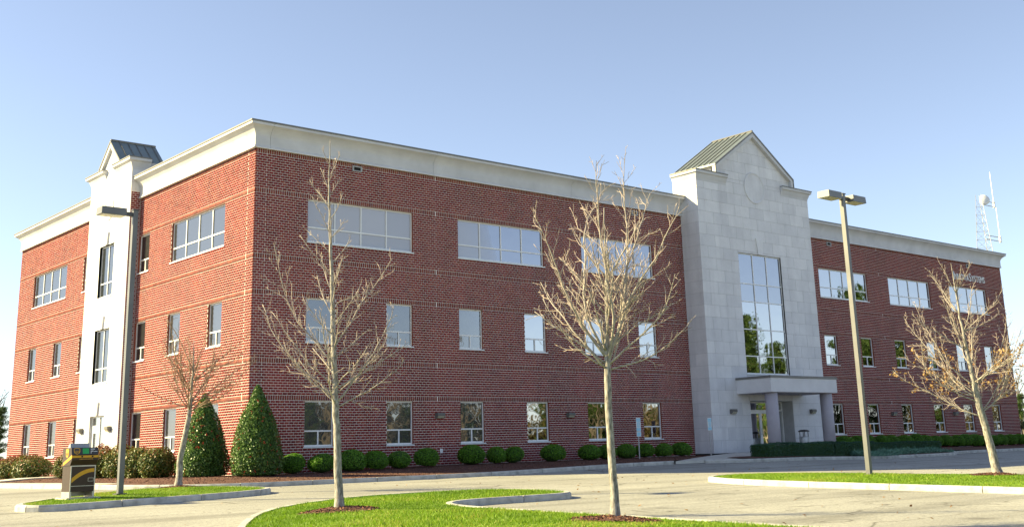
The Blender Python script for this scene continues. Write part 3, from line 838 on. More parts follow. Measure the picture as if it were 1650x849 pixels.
def gable_tower(name, T, ua, ub, zbase, core_back, cap_z, cap_out, gu0, gu1, gz_eave, gz_apex, over, roof_back, holes, cap_in, zref, retA, retB):
    """shaft + shoulder caps + gable with metal roof. T maps (u, o, z) with o = 0 on the tower face; core_back: depth of shaft (o)."""
    um = (gu0 + gu1) / 2
    mb = MB()
    e = 0.012
    if 1:
        def bx(u0, u1, z0, z1, o0=-0.014):
            p = [T(u0, o0, z0), T(u1, o0, z0), T(u1, core_back, z0), T(u0, core_back, z0)]
            mb.hexa(p + [T(u0, o0, z1), T(u1, o0, z1), T(u1, core_back, z1), T(u0, core_back, z1)])
        # split the shaft round its holes so that openings are real
        us = sorted({ua + e, ub - e} | {v for h in holes for v in h[:2]}); zs = sorted({zbase, cap_z} | {v for h in holes for v in h[2:]})
        for a, b in zip(us, us[1:]):
            for c, d in zip(zs, zs[1:]):
                um_, zm_ = (a + b) / 2, (c + d) / 2
                if any(h[0] < um_ < h[1] and h[2] < zm_ < h[3] for h in holes):
                    bx(a, b, c, d, -0.95); continue
                bx(a, b, c, d)
        # gable wall core
        g = [(gu0 + 0.25, cap_z), (gu1 - 0.25, cap_z), (gu1 - 0.25, gz_eave - 0.05), (um, gz_apex - 0.12), (gu0 + 0.25, gz_eave - 0.05)]
        F0 = [T(u, -0.014, z) for u, z in g]; K = [T(u, -0.3, z) for u, z in g]
        i = len(mb.v); mb.v += F0 + K; mb.t += [0] * 10
        mb.f += [tuple(i + q for q in range(5)), tuple(i + q for q in range(9, 4, -1))] + [(i + q, i + (q + 1) % 5, i + (q + 1) % 5 + 5, i + q + 5) for q in range(5)]
    root = obj(name, mb, 'stone_joint', B)
    panels(root, T, ua, ub, zbase, cap_z + 0.02, holes, zref=zref)
    s = (gz_apex - gz_eave) / (um - gu0); L = math.hypot(1, s)
    pl = [((-s / L, 1 / L), (gz_eave - s * gu0) / L - 0.09), ((s / L, 1 / L), (gz_eave + s * gu1) / L - 0.09)]
    panels(root, T, gu0 + 0.2, gu1 - 0.2, cap_z + 0.02, gz_apex, (), pl, zref=zref)
    # verge: sloped bands with overhang, dark fascia line and short vertical ends
    for sgn, ue in ((1, gu0), (-1, gu1)):
        m = MB()
        pts = [(ue, cap_z + 0.16), (ue, gz_eave), (um, gz_apex), (um, gz_apex - 0.30), (ue + sgn * 0.22, gz_eave - 0.13 - 0.0), (ue + sgn * 0.22, cap_z + 0.16)]
        F0 = [T(u, over, z) for u, z in pts]; K = [T(u, -0.02, z) for u, z in pts]; n = len(pts)
        m.v = F0 + K; m.t = [0] * (2 * n)
        m.f = [tuple(range(n)), tuple(range(2 * n - 1, n - 1, -1))] + [(q, (q + 1) % n, (q + 1) % n + n, q + n) for q in range(n)]
        v = obj('gable_verge', m, 'cornice', root)
        m = MB()
        pts = [(ue - sgn * 0.03, cap_z + 0.16), (ue - sgn * 0.03, gz_eave + 0.02), (um, gz_apex + 0.045), (um, gz_apex - 0.05), (ue + sgn * 0.04, gz_eave - 0.05), (ue + sgn * 0.04, cap_z + 0.16)]
        F0 = [T(u, over + 0.03, z) for u, z in pts]; K = [T(u, over + 0.001, z) for u, z in pts]
        m.v = F0 + K; m.t = [0] * (2 * n)
        m.f = [tuple(range(n)), tuple(range(2 * n - 1, n - 1, -1))] + [(q, (q + 1) % n, (q + 1) % n + n, q + n) for q in range(n)]
        obj('verge_trim', m, 'coping', v)
    # roof slopes with standing seams
    for sgn, ue in ((1, gu0 - 0.04), (-1, gu1 + 0.04)):
        m = MB()
        p = [T(ue, over, gz_eave + 0.02), T(um, over, gz_apex + 0.05), T(um, roof_back, gz_apex + 0.05), T(ue, roof_back, gz_eave + 0.02)]
        m.hexa([(x, y, z - 0.10) for x, y, z in p] + p)
        r = obj('metal_roof', m, 'metal_roof', root)
        ov = over - 0.42
        while ov > roof_back:
            q = MB(); w = 0.016
            c = [T(ue, ov - w, gz_eave + 0.02), T(um, ov - w, gz_apex + 0.05), T(um, ov + w, gz_apex + 0.05), T(ue, ov + w, gz_eave + 0.02)]
            q.hexa([(x, y, z + 0.001) for x, y, z in c] + [(x, y, z + 0.05) for x, y, z in c]); obj('roof_seam', q, 'coping', r)
            ov -= 0.42
        q = MB(); wv = [T(ue, roof_back, gz_eave - 0.9), T(um, roof_back, gz_eave - 0.9), T(um, roof_back, gz_apex + 0.04), T(ue, roof_back, gz_eave)]
        q.quad(*wv); obj('roof_end', q, 'coping', r)
    m = MB(); m.tube([T(um, over, gz_apex + 0.06), T(um, roof_back, gz_apex + 0.06)], [0.06, 0.06], 6); obj('ridge_cap', m, 'coping', root)
    # side walls under the roof eaves
    for ue in (gu0 + 0.25, gu1 - 0.25):
        m = MB(); m.quad(T(ue, -0.1, cap_z - 0.3), T(ue, roof_back, cap_z - 0.3), T(ue, roof_back, gz_eave), T(ue, -0.1, gz_eave)); obj('roof_cheek', m, 'cornice', root)
    # shoulder caps wrapping the outer corners
    CP = [(0.0, cap_z - 0.42), (0.02, cap_z - 0.30), (0.06, cap_z - 0.2), (cap_out * 0.55, cap_z - 0.06), (cap_out, cap_z + 0.0), (cap_out, cap_z + 0.12), (-0.35, cap_z + 0.12), (-0.35, cap_z - 0.42)]
    for (uo, ui, sg, ret) in ((ua, cap_in[0], -1, retA), (ub, cap_in[1], 1, retB)):
        m = MB(); n = len(CP)
        ringA = [T(ui, o, z) for o, z in CP]
        ringB = [T(uo + sg * o, o, z) for o, z in CP]
        ringC = [T(uo + sg * o, -ret, z) for o, z in CP]
        m.v = ringA + ringB + ringC; m.t = [0] * (3 * n)
        for r in (0, n):
            for i in range(n):
                j = (i + 1) % n; m.f.append((r + i, r + j, r + j + n, r + i + n))
        m.f.append(tuple(range(n))); m.f.append(tuple(range(3 * n - 1, 2 * n - 1, -1)))
        c = obj('shoulder_cap', m, 'cornice', root)
        d = MB()
        pa = [T(ui, cap_out + .03, cap_z + .121), T(uo + sg * (cap_out + .03), cap_out + .03, cap_z + .121), T(uo + sg * (cap_out + .03), -ret, cap_z + .121), T(uo - sg * 0.2, -ret, cap_z + .121), T(uo - sg * 0.2, -0.2, cap_z + .121), T(ui, -0.2, cap_z + .121)]
        d.prism(pa, (0, 0, 0.05)); obj('cap_flashing', d, 'coping', c)
    return root

FTT = lambda u, o, z: (u, TY - o, z)
LTT = lambda u, o, z: (SX - o, u, z)
tw_win = (28.6, 32.38, 4.02, 10.66)
tw_door = (28.66, 32.38, 0.03, 2.66)
tower = gable_tower('entrance_tower', FTT, TX0, TX1, 0.0, -1.7, 14.76, 0.20, 26.9, 33.95, 15.4, 17.76, 0.22, -2.75, [tw_win, tw_door], (27.95, 32.9), 0.02, 1.66, 1.66)
st_w3 = (13.03, 14.85, 8.1, 10.66); st_w2 = (13.03, 14.87, 4.02, 6.6); st_d = (13.05, 14.83, 0.0, 2.58)
stair = gable_tower('stair_tower', LTT, SY0, SY1, -0.2, -2.1, 14.34, 0.24, 12.62, 15.26, 14.62, 15.84, 0.14, -2.15, [st_w3, st_w2, st_d], (13.3, 14.5), 0.02, 0.85, 0.85)
# tower side returns
RTT = lambda u, o, z: (TX0 - o, u, z)
panels(tower, RTT, TY, 0.44, 0.0, 14.42, zref=0.02)
RT2 = lambda u, o, z: (TX1 + o, u, z)
panels(tower, RT2, TY, 0.44, 0.0, 14.42, zref=0.02)
ST2 = lambda u, o, z: (u, SY0 - o, z)
panels(stair, ST2, SX, 1.2, 12.9, 14.0, zref=0.02)
mb = MB()
k = -29
rows_ = []
while k < 101:
    z = 2.6 + k * CH
    u = SX + 0.03 + (0.0 if k % 2 else -BL / 2)
    while u < -0.02:
        a, b = max(u, SX + 0.03) + JT / 2, min(u + BL, -0.01) - JT / 2
        if b - a > 0.02:
            mb.box(a, b, SY0 - 0.004, SY0 + 0.012, z + JT / 2, z + CH - JT / 2, rnd.random())
        u += BL
    k += 1
o = obj('return_brick_courses', mb, 'brick', stair, tint=True); tag(o, kind='stuff')
mb = MB(); mb.quad((SX + .01, SY0 + .004, -.3), (0, SY0 + .004, -.3), (0, SY0 + .004, 12.9), (SX + .01, SY0 + .004, 12.9)); obj('return_mortar', mb, 'mortar', stair)

def keystone(parent, T, uc, z, h, w, out=0.07):
    p = [(uc - w * 0.36, z), (uc + w * 0.36, z), (uc + w * 0.6, z + h), (uc - w * 0.6, z + h)]
    m = MB(); F0 = [T(u, out, zz) for u, zz in p]; K = [T(u, 0.001, zz) for u, zz in p]
    m.v = F0 + K; m.t = [0] * 8; m.f = [(0, 1, 2, 3)] + [(q, q + 4, (q + 1) % 4 + 4, (q + 1) % 4) for q in range(4)]
    obj('keystone', m, 'stone', parent, tint=True)
keystone(tower, FTT, 30.49, 10.66, 0.92, 0.5)
for h in (st_w3, st_w2, st_d): keystone(stair, LTT, 13.94, h[3], 0.62, 0.34, 0.09)
# medallions
def medallion(parent, T, uc, zc, r):
    m = MB(); N = 32
    def ringpts(rad, o): return [T(uc + rad * math.cos(2 * PI * i / N), o, zc + rad * math.sin(2 * PI * i / N)) for i in range(N)]
    prof = [(r + 0.06, 0.001), (r + 0.05, 0.045), (r, 0.055), (r - 0.07, 0.02), (r - 0.09, 0.012)]
    for rad, o in prof: m.v += ringpts(rad, o)
    m.t = [0] * len(m.v)
    for k in range(len(prof) - 1):
        for i in range(N):
            a = k * N + i; b = k * N + (i + 1) % N; m.f.append((a, b, b + N, a + N))
    m.f.append(tuple((len(prof) - 1) * N + i for i in range(N)))
    obj('medallion', m, 'stone', parent, tint=True)
medallion(tower, FTT, 30.47, 14.5, 0.86)
medallion(stair, LTT, 13.93, 12.45, 0.52)
# tower windows
def win_at(T, r, cols, rows_at, **kw):
    return window(T, r[0], r[1], r[2], r[3], cols, rows_at, **kw)
w = win_at(FTT, tw_win, 3, [0.145, 0.365, 0.595, 0.745], rec=0.08, name='tower_window', blind=7.8, rmat='stone_joint')
for h in (st_w3, st_w2): win_at(LTT, h, 2, [0.27], rec=0.12, name='stair_window', rmat='stone_joint')

# entrance doors inside the recess (back plane 0.75 m behind the tower face)
dz0, dz1 = 0.045, 2.655
YD = TY + 0.75
DT = lambda u, o, z: (u, YD - o, z)
def member(mb, T, u0, u1, z0, z1, o0=-0.05, o1=0.0):
    mb.hexa([T(u0, o0, z0), T(u1, o0, z0), T(u1, o1, z0), T(u0, o1, z0), T(u0, o0, z1), T(u1, o0, z1), T(u1, o1, z1), T(u0, o1, z1)])
ent = MB()
for a, b, c, d in ((28.66, 28.72, dz0, dz1), (32.32, 32.38, dz0, dz1), (28.72, 32.32, dz1 - 0.07, dz1), (28.72, 32.32, 2.14, 2.22), (31.42, 31.5, dz0, 2.14), (31.5, 32.32, dz0, dz0 + 0.12), (31.42, 31.48, 2.22, dz1 - 0.07)):
    member(ent, DT, a, b, c, d, -0.08, 0.02)
entr = obj('entrance_door_frame', ent, 'white_frame', B)
def glaz(parent, T, u0, u1, z0, z1, o=-0.03, mat='door_glass', name='pane'):
    m = MB(); member(m, T, u0, u1, z0, z1, o - 0.012, o); obj(name, m, mat, parent)
glaz(entr, DT, 28.72, 31.42, 2.22, dz1 - 0.07); glaz(entr, DT, 31.48, 32.32, 2.22, dz1 - 0.07); glaz(entr, DT, 31.5, 32.32, dz0 + 0.12, 2.14)
for u0, hs in ((29.42, 1), (30.42, -1)):
    u1 = u0 + 0.99
    m = MB()
    member(m, DT, u0, u0 + 0.09, dz0, 2.135); member(m, DT, u1 - 0.09, u1, dz0, 2.135); member(m, DT, u0 + 0.09, u1 - 0.09, 2.02, 2.135); member(m, DT, u0 + 0.09, u1 - 0.09, dz0, dz0 + 0.25)
    d = obj('entrance_door', m, 'white_frame', B)
    glaz(d, DT, u0 + 0.09, u1 - 0.09, dz0 + 0.25, 2.02)
    hx = u1 - 0.05 if hs > 0 else u0 + 0.05
    m = MB(); m.tube([DT(hx, 0, 0.92), DT(hx, 0.07, 0.94), DT(hx, 0.07, 1.22), DT(hx, 0, 1.24)], [0.014] * 4, 6); obj('handle', m, 'galvanised', d)
glaz(entr, DT, 28.72, 29.42, dz0, 2.14)
me = text_mesh('707', 0.24); o = link('street_number', me, 'white_paint', entr); o.rotation_euler = (PI / 2, 0, 0); o.location = (30.28, YD + 0.025, 2.31)
# stone lined recess sides
RS = lambda u, o, z: (32.385 - o, u, z)
panels(tower, RS, TY + 0.035, YD, 0.03, 2.655, zref=0.02, thick=0.012)
# canopy with two round columns
m = MB()
m.box(27.6, 33.42, -3.5, TY - 0.005, 3.0, 3.72); cano = obj('entrance_canopy', m, 'canopy_stucco', B)
m = MB(); m.box(27.56, 33.46, -3.54, TY - 0.004, 3.722, 3.84); obj('canopy_coping', m, 'coping', cano)
m = MB(); m.box(27.75, 33.27, -3.35, TY - 0.01, 2.975, 2.998); obj('canopy_soffit', m, 'column_paint', cano)
for cx in (28.1, 32.92):
    m = MB(); m.lathe([(0.33, -0.2), (0.33, 2.97)], 28, (cx, -3.08, 0)); o = obj('canopy_column', m, 'column_paint', B, True)
    m = MB(); m.lathe([(0.36, -0.2), (0.36, 0.10)], 28, (cx, -3.08, 0)); obj('column_base', m, 'concrete', o)
for cx in (29.5, 31.5):
    m = MB(); m.lathe([(0.09, 2.96), (0.09, 2.974)], 14, (cx, -2.4, 0)); obj('soffit_light', m, 'lens', cano)
# side door in the stair tower
SD = lambda u, o, z: (SX + 0.13 - o, u, z)
m = MB()
for a, b, c, d in ((13.05, 13.11, 0.0, 2.58), (14.77, 14.83, 0.0, 2.58), (13.11, 14.77, 2.52, 2.58), (13.86, 13.93, 0.0, 2.52), (13.93, 14.77, 2.06, 2.16), (13.11, 13.86, 0.0, 0.12)): member(m, SD, a, b, c, d, -0.07, 0.0)
sd = obj('side_door_frame', m, 'white_frame', B)
glaz(sd, SD, 13.11, 13.86, 0.12, 2.52); glaz(sd, SD, 13.93, 14.77, 2.16, 2.52)
m = MB()
member(m, SD, 13.94, 14.06, 0.02, 2.05); member(m, SD, 14.64, 14.76, 0.02, 2.05); member(m, SD, 14.06, 14.64, 1.82, 2.05); member(m, SD, 14.06, 14.64, 0.02, 0.3)
d = obj('side_door', m, 'white_frame', B); glaz(d, SD, 14.06, 14.64, 0.3, 1.82)
m = MB(); m.tube([SD(14.0, 0, 0.95), SD(14.0, 0.06, 0.97), SD(14.0, 0.06, 1.2), SD(14.0, 0, 1.22)], [0.013] * 4, 6); obj('handle', m, 'galvanised', d)
# wall lights, vents, outlet
def wall_light(T, u, z, w=0.40, h=0.24, d=0.2):
    m = MB()
    p = [(0.001, z - h / 2), (0.001, z + h / 2), (d * 0.85, z + h / 2), (d, z + h * 0.38), (d, z + 0.0), (d * 0.55, z - h / 2)]
    n = len(p); A = [T(u - w / 2, o, q) for o, q in p]; C = [T(u + w / 2, o, q) for o, q in p]
    m.v = A + C; m.t = [0] * 2 * n; m.f = [tuple(range(n)), tuple(range(2 * n - 1, n - 1, -1))] + [(q, (q + 1) % n, (q + 1) % n + n, q + n) for q in range(n)]
    o = obj('wall_light', m, 'fixture_grey', B)
    m = MB(); q = [T(u - w * .42, d * .97, z - 0.02), T(u + w * .42, d * .97, z - 0.02), T(u + w * .42, d * .6, z - h / 2 + 0.01), T(u - w * .42, d * .6, z - h / 2 + 0.01)]
    a, b = Vector(q[0]), Vector(q[3]); nn = Vector(T(0, 0.004, -0.004)) - Vector(T(0, 0, 0))
    m.hexa(q + [tuple(Vector(x) + nn) for x in q]); obj('lens', m, 'lens', o)
for u in (8.97, 16.63, 44.39, 51.91): wall_light(FT, u, 2.0)
for u in (27.11, 34.09): wall_light(FTT, u, 2.1)
for u in (12.3, 15.75): wall_light(LTT, u, 1.95)
for u in (4.76, 21.81, 39.13, 56.07):
    m = MB()
    for a, b, c, d in ((-.24, .24, .07, .12), (-.24, .24, -.12, -.07), (-.24, -.17, -.07, .07), (.17, .24, -.07, .07)): member(m, FT, u + a, u + b, 12.30 + c, 12.30 + d, -0.005, 0.05)
    v = obj('overflow_scupper', m, 'vent_frame', B)
    m = MB(); member(m, FT, u - .17, u + .17, 12.23, 12.37, -0.01, 0.004); obj('scupper_opening', m, 'black_void', v)
m = MB(); member(m, FT, 9.0, 9.13, 0.44, 0.62, 0, 0.05); obj('outlet_box', m, 'white_paint', B)

# wall sign
sg = empty('wall_sign', (53.9, -0.03, 11.2)); tag(sg, 'raised pale letters of a company name high on the brick wing', 'sign')
x = 0.0
for i, ch in enumerate('INNOVASYSTEMS'):
    size = 0.84 if i in (0, 6) else 0.66
    me = text_mesh(ch, size, 0.025)
    xsz = max(v.co.x for v in me.vertices) - min(v.co.x for v in me.vertices)
    o = link('letter', me, 'sign_letter', sg); o.rotation_euler = (PI / 2, 0, 0)
    o.location = (x - min(v.co.x for v in me.vertices) * 0.8, 0, 0); o.scale = (0.8, 1, 1); x += xsz * 0.8 + 0.06
    if ch in 'IN': pass
# radio mast on the roof
MX, MY = 82.9, 12.0
mast = empty('radio_mast', (MX, MY, -0.5)); tag(mast, 'tall lattice radio mast with white dish and two whip antennas rising behind the roof', 'antenna')
m = MB(); HM = 23.6
def leg(k, z):
    r = 0.80 + (18.2 - z) * 0.03 if z < 18.2 else 0.80 - (z - 18.2) * 0.095
    a = k * 2 * PI / 3 + 0.3; return (r * math.cos(a), r * math.sin(a), z)
for k in range(3): m.tube([leg(k, 0), leg(k, 18.2), leg(k, HM)], [0.05, 0.038, 0.026], 5)
z = 0.0
while z < HM - 0.8:
    for k in range(3):
        m.tube([leg(k, z), leg((k + 1) % 3, z + 0.8)], [0.013, 0.013], 4, False); m.tube([leg(k, z), leg((k + 1) % 3, z)], [0.013, 0.013], 4, False)
    z += 0.8
obj('lattice', m, 'galvanised', mast)
m = MB(); m.lathe([(0.02, -0.16), (0.3, -0.1), (0.48, 0.0), (0.49, 0.07), (0.38, 0.12), (0.0, 0.13)], 20); o = obj('dish', m, 'white_paint', mast, True)
o.location = (-0.45, -0.75, 22.9); o.rotation_euler = (math.radians(80), 0, math.radians(-40))
for z0, z1, zb, off in ((23.0, 26.2, 22.7, 2.65), (19.6, 22.7, 19.3, 3.0)):
    m = MB(); m.tube([(0, 0, z0), (0, 0, z1)], [0.045, 0.035], 6); w = obj('whip_antenna', m, 'white_paint', mast); w.location = (off, -0.1, 0)
    m = MB()
    for dz in (0.0, 0.4): m.tube([(-off + 0.4, 0.1, zb + dz), (0.05, 0, zb + dz)], [0.04, 0.04], 5)
    m.box(-0.09, 0.09, -0.09, 0.09, zb - 0.1, zb + 0.55); obj('antenna_arm', m, 'galvanised', w)

# ------------------------------------------------------------------ planting
def leaf_quads(C, N, size, rs, aspect=0.55, jitter=0.5):
    """diamond leaves: centres C (n,3), outward normals N, sizes"""
    n = len(C)
    r = rs.normal(size=(n, 3)); nn = N + jitter * r; nn /= np.linalg.norm(nn, axis=1)[:, None]
    t = rs.normal(size=(n, 3)); t -= (t * nn).sum(1)[:, None] * nn; t /= np.linalg.norm(t, axis=1)[:, None]
    b = np.cross(nn, t); s = np.asarray(size).reshape(-1, 1) * np.ones((n, 1))
    V = np.stack([C + t * s, C + b * s * aspect + nn * s * 0.12, C - t * s, C - b * s * aspect + nn * s * 0.12], 1).reshape(-1, 3)
    F = np.arange(n * 4).reshape(n, 4)
    return V, F
def np_join(name, parts):
    Vs, Fs, Ts, o = [], [], [], 0
    for V, F, T_ in parts:
        Vs.append(V); Fs.append(F + o); Ts.append(T_); o += len(V)
    return np_mesh(name, np.concatenate(Vs), np.concatenate(Fs), np.concatenate(Ts))
def sphere_dirs(n, rs):
    d = rs.normal(size=(n, 3)); return d / np.linalg.norm(d, axis=1)[:, None]
def lump(d, seed, k=3.0):
    rs = np.random.RandomState(seed); a = np.zeros(len(d))
    for _ in range(7):
        w = rs.normal(size=3) * k; a += np.sin(d @ w + rs.uniform(0, 6.3))
    return a / 7

# boxwood balls (four meshes shared)
box_me = []
for s in range(5):
    rs = np.random.RandomState(20 + s); n = 3400
    d = sphere_dirs(n, rs); d[:, 2] = np.where(d[:, 2] < -0.75, -d[:, 2], d[:, 2])
    rad = (0.97 + 0.05 * lump(d, s, 3) + 0.05 * lump(d, s + 30, 8)) * rs.uniform(0.90, 1.02, n)
    P = d * rad[:, None] * np.array([0.5, 0.5, 0.40])
    V, F = leaf_quads(P, d, rs.uniform(0.020, 0.036, n), rs, 0.6, 0.75)
    T_ = np.repeat(np.clip(0.5 + 0.22 * rs.normal(size=n) + 0.3 * (rad - 0.95) / 0.06 * 0.5, 0, 1), 4)
    me = np_mesh('foliage', V, F, T_); me.materials.append(MATS['boxwood_leaf']); box_me.append(me)
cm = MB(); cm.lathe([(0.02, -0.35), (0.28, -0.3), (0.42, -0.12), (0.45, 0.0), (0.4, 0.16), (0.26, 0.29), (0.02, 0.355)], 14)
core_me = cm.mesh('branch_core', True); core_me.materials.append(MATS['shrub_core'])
ORD = ['first', 'second', 'third', 'fourth', 'fifth', 'sixth', 'seventh', 'eighth', 'ninth', 'tenth', 'eleventh', 'twelfth', 'thirteenth', 'fourteenth', 'fifteenth', 'sixteenth', 'seventeenth', 'eighteenth', 'nineteenth', 'twentieth', 'twenty first']
def boxwood(i, x, y, w, h, label, grp):
    r = empty('boxwood_shrub', (x, y, Zbed(x, y) + h * 0.46)); tag(r, label, 'shrub', grp)
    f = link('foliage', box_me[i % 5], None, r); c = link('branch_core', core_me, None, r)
    q = rnd.uniform(.9, 1.12)
    for o in (f, c): o.scale = (w * q, w / q, h / 0.8 * rnd.uniform(.93, 1.08)); o.rotation_euler = (rnd.uniform(-.12, .12), rnd.uniform(-.12, .12), i * 1.3)
rowL = [(1.08, .98, .78), (2.32, 1.05, .74), (3.64, 1.06, .82), (4.75, .98, .76), (5.89, 1.0, .72), (7.17, 1.08, .76), (9.5, 1.24, .82), (10.84, .95, .72), (11.85, .95, .72), (14.16, 1.18, .78), (16.34, 1.1, .7), (17.5, .95, .68), (18.75, 1.0, .68), (20.1, 1.02, .7), (21.35, .92, .66), (22.65, 1.02, .7)]
for i, (x, w, h) in enumerate(rowL):
    extra = ', catching the sun' if i == 0 else ''
    boxwood(i, x, -1.5 + rnd.uniform(-.06, .06), w, h, '%s round clipped boxwood from the corner holly along the brick front%s' % (ORD[i], extra), 'round boxwoods along the left wing front')
xr_ = 36.5
for i in range(19):
    w = [1.3, 1.0, 1.05, 1.1, 1.15, 1.2, 1.1][i % 7]
    boxwood(i + 2, xr_, -1.6 + rnd.uniform(-.1, .1), w, rnd.uniform(.74, .86), '%s round boxwood from the entrance tower along the right brick wing' % ORD[i], 'round boxwoods along the right wing front')
    xr_ += 1.22

# hollies
def holly(x, y, h, w, seed, label):
    rs = np.random.RandomState(seed); z0 = Zbed(x, y)
    n = 11000
    t = rs.beta(1.0, 1.55, n)                 # height fraction, more at the base
    prof = lambda t: np.interp(t, [0, .06, .18, .4, .65, .85, .96, 1.0], [.86, .97, 1.0, .86, .58, .29, .11, .02])
    a = rs.uniform(0, 2 * PI, n); d2 = np.stack([np.cos(a), np.sin(a), t * 3], 1)
    rad = prof(t) * w / 2 * (1 + 0.10 * lump(d2, seed, 2.2) + 0.09 * lump(d2, seed + 3, 7.0)) * np.where(rs.rand(n) < .25, rs.uniform(.75, 1.0, n), rs.uniform(.94, 1.05, n))
    P = np.stack([np.cos(a) * rad, np.sin(a) * rad, t * h + 0.04], 1)
    N = np.stack([np.cos(a), np.sin(a), np.full(n, .35)], 1)
    V, F = leaf_quads(P, N, rs.uniform(.028, .05, n), rs, .55, .8)
    r = empty('holly_tree', (x, y, z0)); tag(r, label, 'shrub', 'cone shaped hollies at the corner')
    me = np_mesh('crown', V, F, np.repeat(np.clip(.45 + .28 * rs.normal(size=n), 0, 1), 4)); link('crown', me, 'holly_leaf', r)
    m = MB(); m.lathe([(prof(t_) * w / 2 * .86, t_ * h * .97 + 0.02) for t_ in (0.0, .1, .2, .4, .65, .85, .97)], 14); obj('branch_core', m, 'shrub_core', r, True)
    m = MB(); m.tube([(0, 0, -0.1), (0, 0, 0.5)], [0.06, 0.05], 8); obj('trunk', m, 'limb_bark', r)
    m = MB(); nb = 170
    for i in range(nb):
        tt = rs.beta(1.3, 2.0); aa = rs.uniform(0, 2 * PI); cl = rs.randint(1, 6)
        if lump(np.array([[math.cos(aa), math.sin(aa), tt * 3]]), seed + 9, 3.0)[0] < -.05 + .3 * (rs.rand() - .6): continue
        rr = prof(tt) * w / 2 * 1.05
        for _ in range(cl):
            c = Vector((math.cos(aa) * rr + rs.normal() * .025, math.sin(aa) * rr + rs.normal() * .025, tt * h + 0.05 + rs.normal() * .025)); b = 0.016
            i0 = len(m.v); m.v += [tuple(c + Vector(q) * b) for q in ((1, 0, 0), (-1, 0, 0), (0, 1, 0), (0, -1, 0), (0, 0, 1), (0, 0, -1))]; m.t += [0] * 6
            m.f += [tuple(i0 + k for k in q) for q in ((0, 2, 4), (2, 1, 4), (1, 3, 4), (3, 0, 4), (2, 0, 5), (1, 2, 5), (3, 1, 5), (0, 3, 5))]
    b = obj('berries', m, 'berry', r); tag(b, kind='stuff')
holly(-0.55, -1.75, 3.2, 1.82, 5, 'taller cone shaped holly with red berries right at the brick corner')
holly(-1.75, 0.05, 2.95, 1.80, 9, 'cone shaped holly with red berries behind the small bare tree')

# photinia bushes along the sunny side
def photinia(x, y, w, h, red, seed, label):
    rs = np.random.RandomState(seed); n = 5200
    d = sphere_dirs(n, rs)
    lu = lump(d, seed, 3.2)
    rad = (0.93 + 0.22 * lu) * rs.uniform(.68, 1.06, n)
    P = d * rad[:, None] * np.array([w / 2, w / 2, h * .52]); P[:, 2] += h * .46
    low = P[:, 2] < h * .4; P[low, :2] *= (1 + .35 * (h * .4 - P[low, 2:3]) / (h * .4)); P[:, 2] = np.maximum(P[:, 2], 0.03)
    up = d + np.array([0, 0, .5])
    V, F = leaf_quads(P, up, rs.uniform(.04, .075, n), rs, .38, .7)
    tt = np.clip(.34 + .2 * rs.normal(size=n) + red * np.clip((P[:, 2] / h - .45) * 1.4, 0, 1) + .25 * (rad - .9), 0, 1)
    r = empty('photinia_bush', (x, y, Zbed(x, y))); tag(r, label, 'shrub', 'loose red tipped bushes along the side wall')
    link('foliage', np_mesh('foliage', V, F, np.repeat(tt, 4)), 'photinia_leaf', r)
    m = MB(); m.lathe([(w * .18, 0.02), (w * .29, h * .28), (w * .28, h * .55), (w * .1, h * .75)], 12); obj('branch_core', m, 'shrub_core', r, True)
ph = [(-2.5, 2.3, 1.45, 1.2, .3, 'bronze green bush beside the cone holly behind the small tree trunk'),
      (-2.5, 3.9, 1.5, 1.22, .25, 'bronze green bush, second from the cone holly along the side wall'),
      (-2.5, 5.6, 1.5, 1.32, .35, 'dark leafy bush just right of the lamp post on the side bed'),
      (-2.5, 7.5, 1.7, 1.36, .75, 'redder tipped bush between the lamp post and the parcel box'),
      (-2.4, 11.6, 1.5, 1.12, .5, 'rounded bush just left of the parcel box below a side window'),
      (-2.4, 16.6, 1.9, 1.14, .4, 'wide rounded bush in front of the side wall left of the stair tower'),
      (-2.5, 18.8, 1.7, 1.1, .8, 'reddish bush near the far left end of the side wall'),
      (-2.6, 21.6, 1.8, 1.05, .9, 'leftmost red tipped bush at the edge of the picture')]
for i, q in enumerate(ph): photinia(q[0], q[1], q[2], q[3], q[4], 50 + i, q[5])

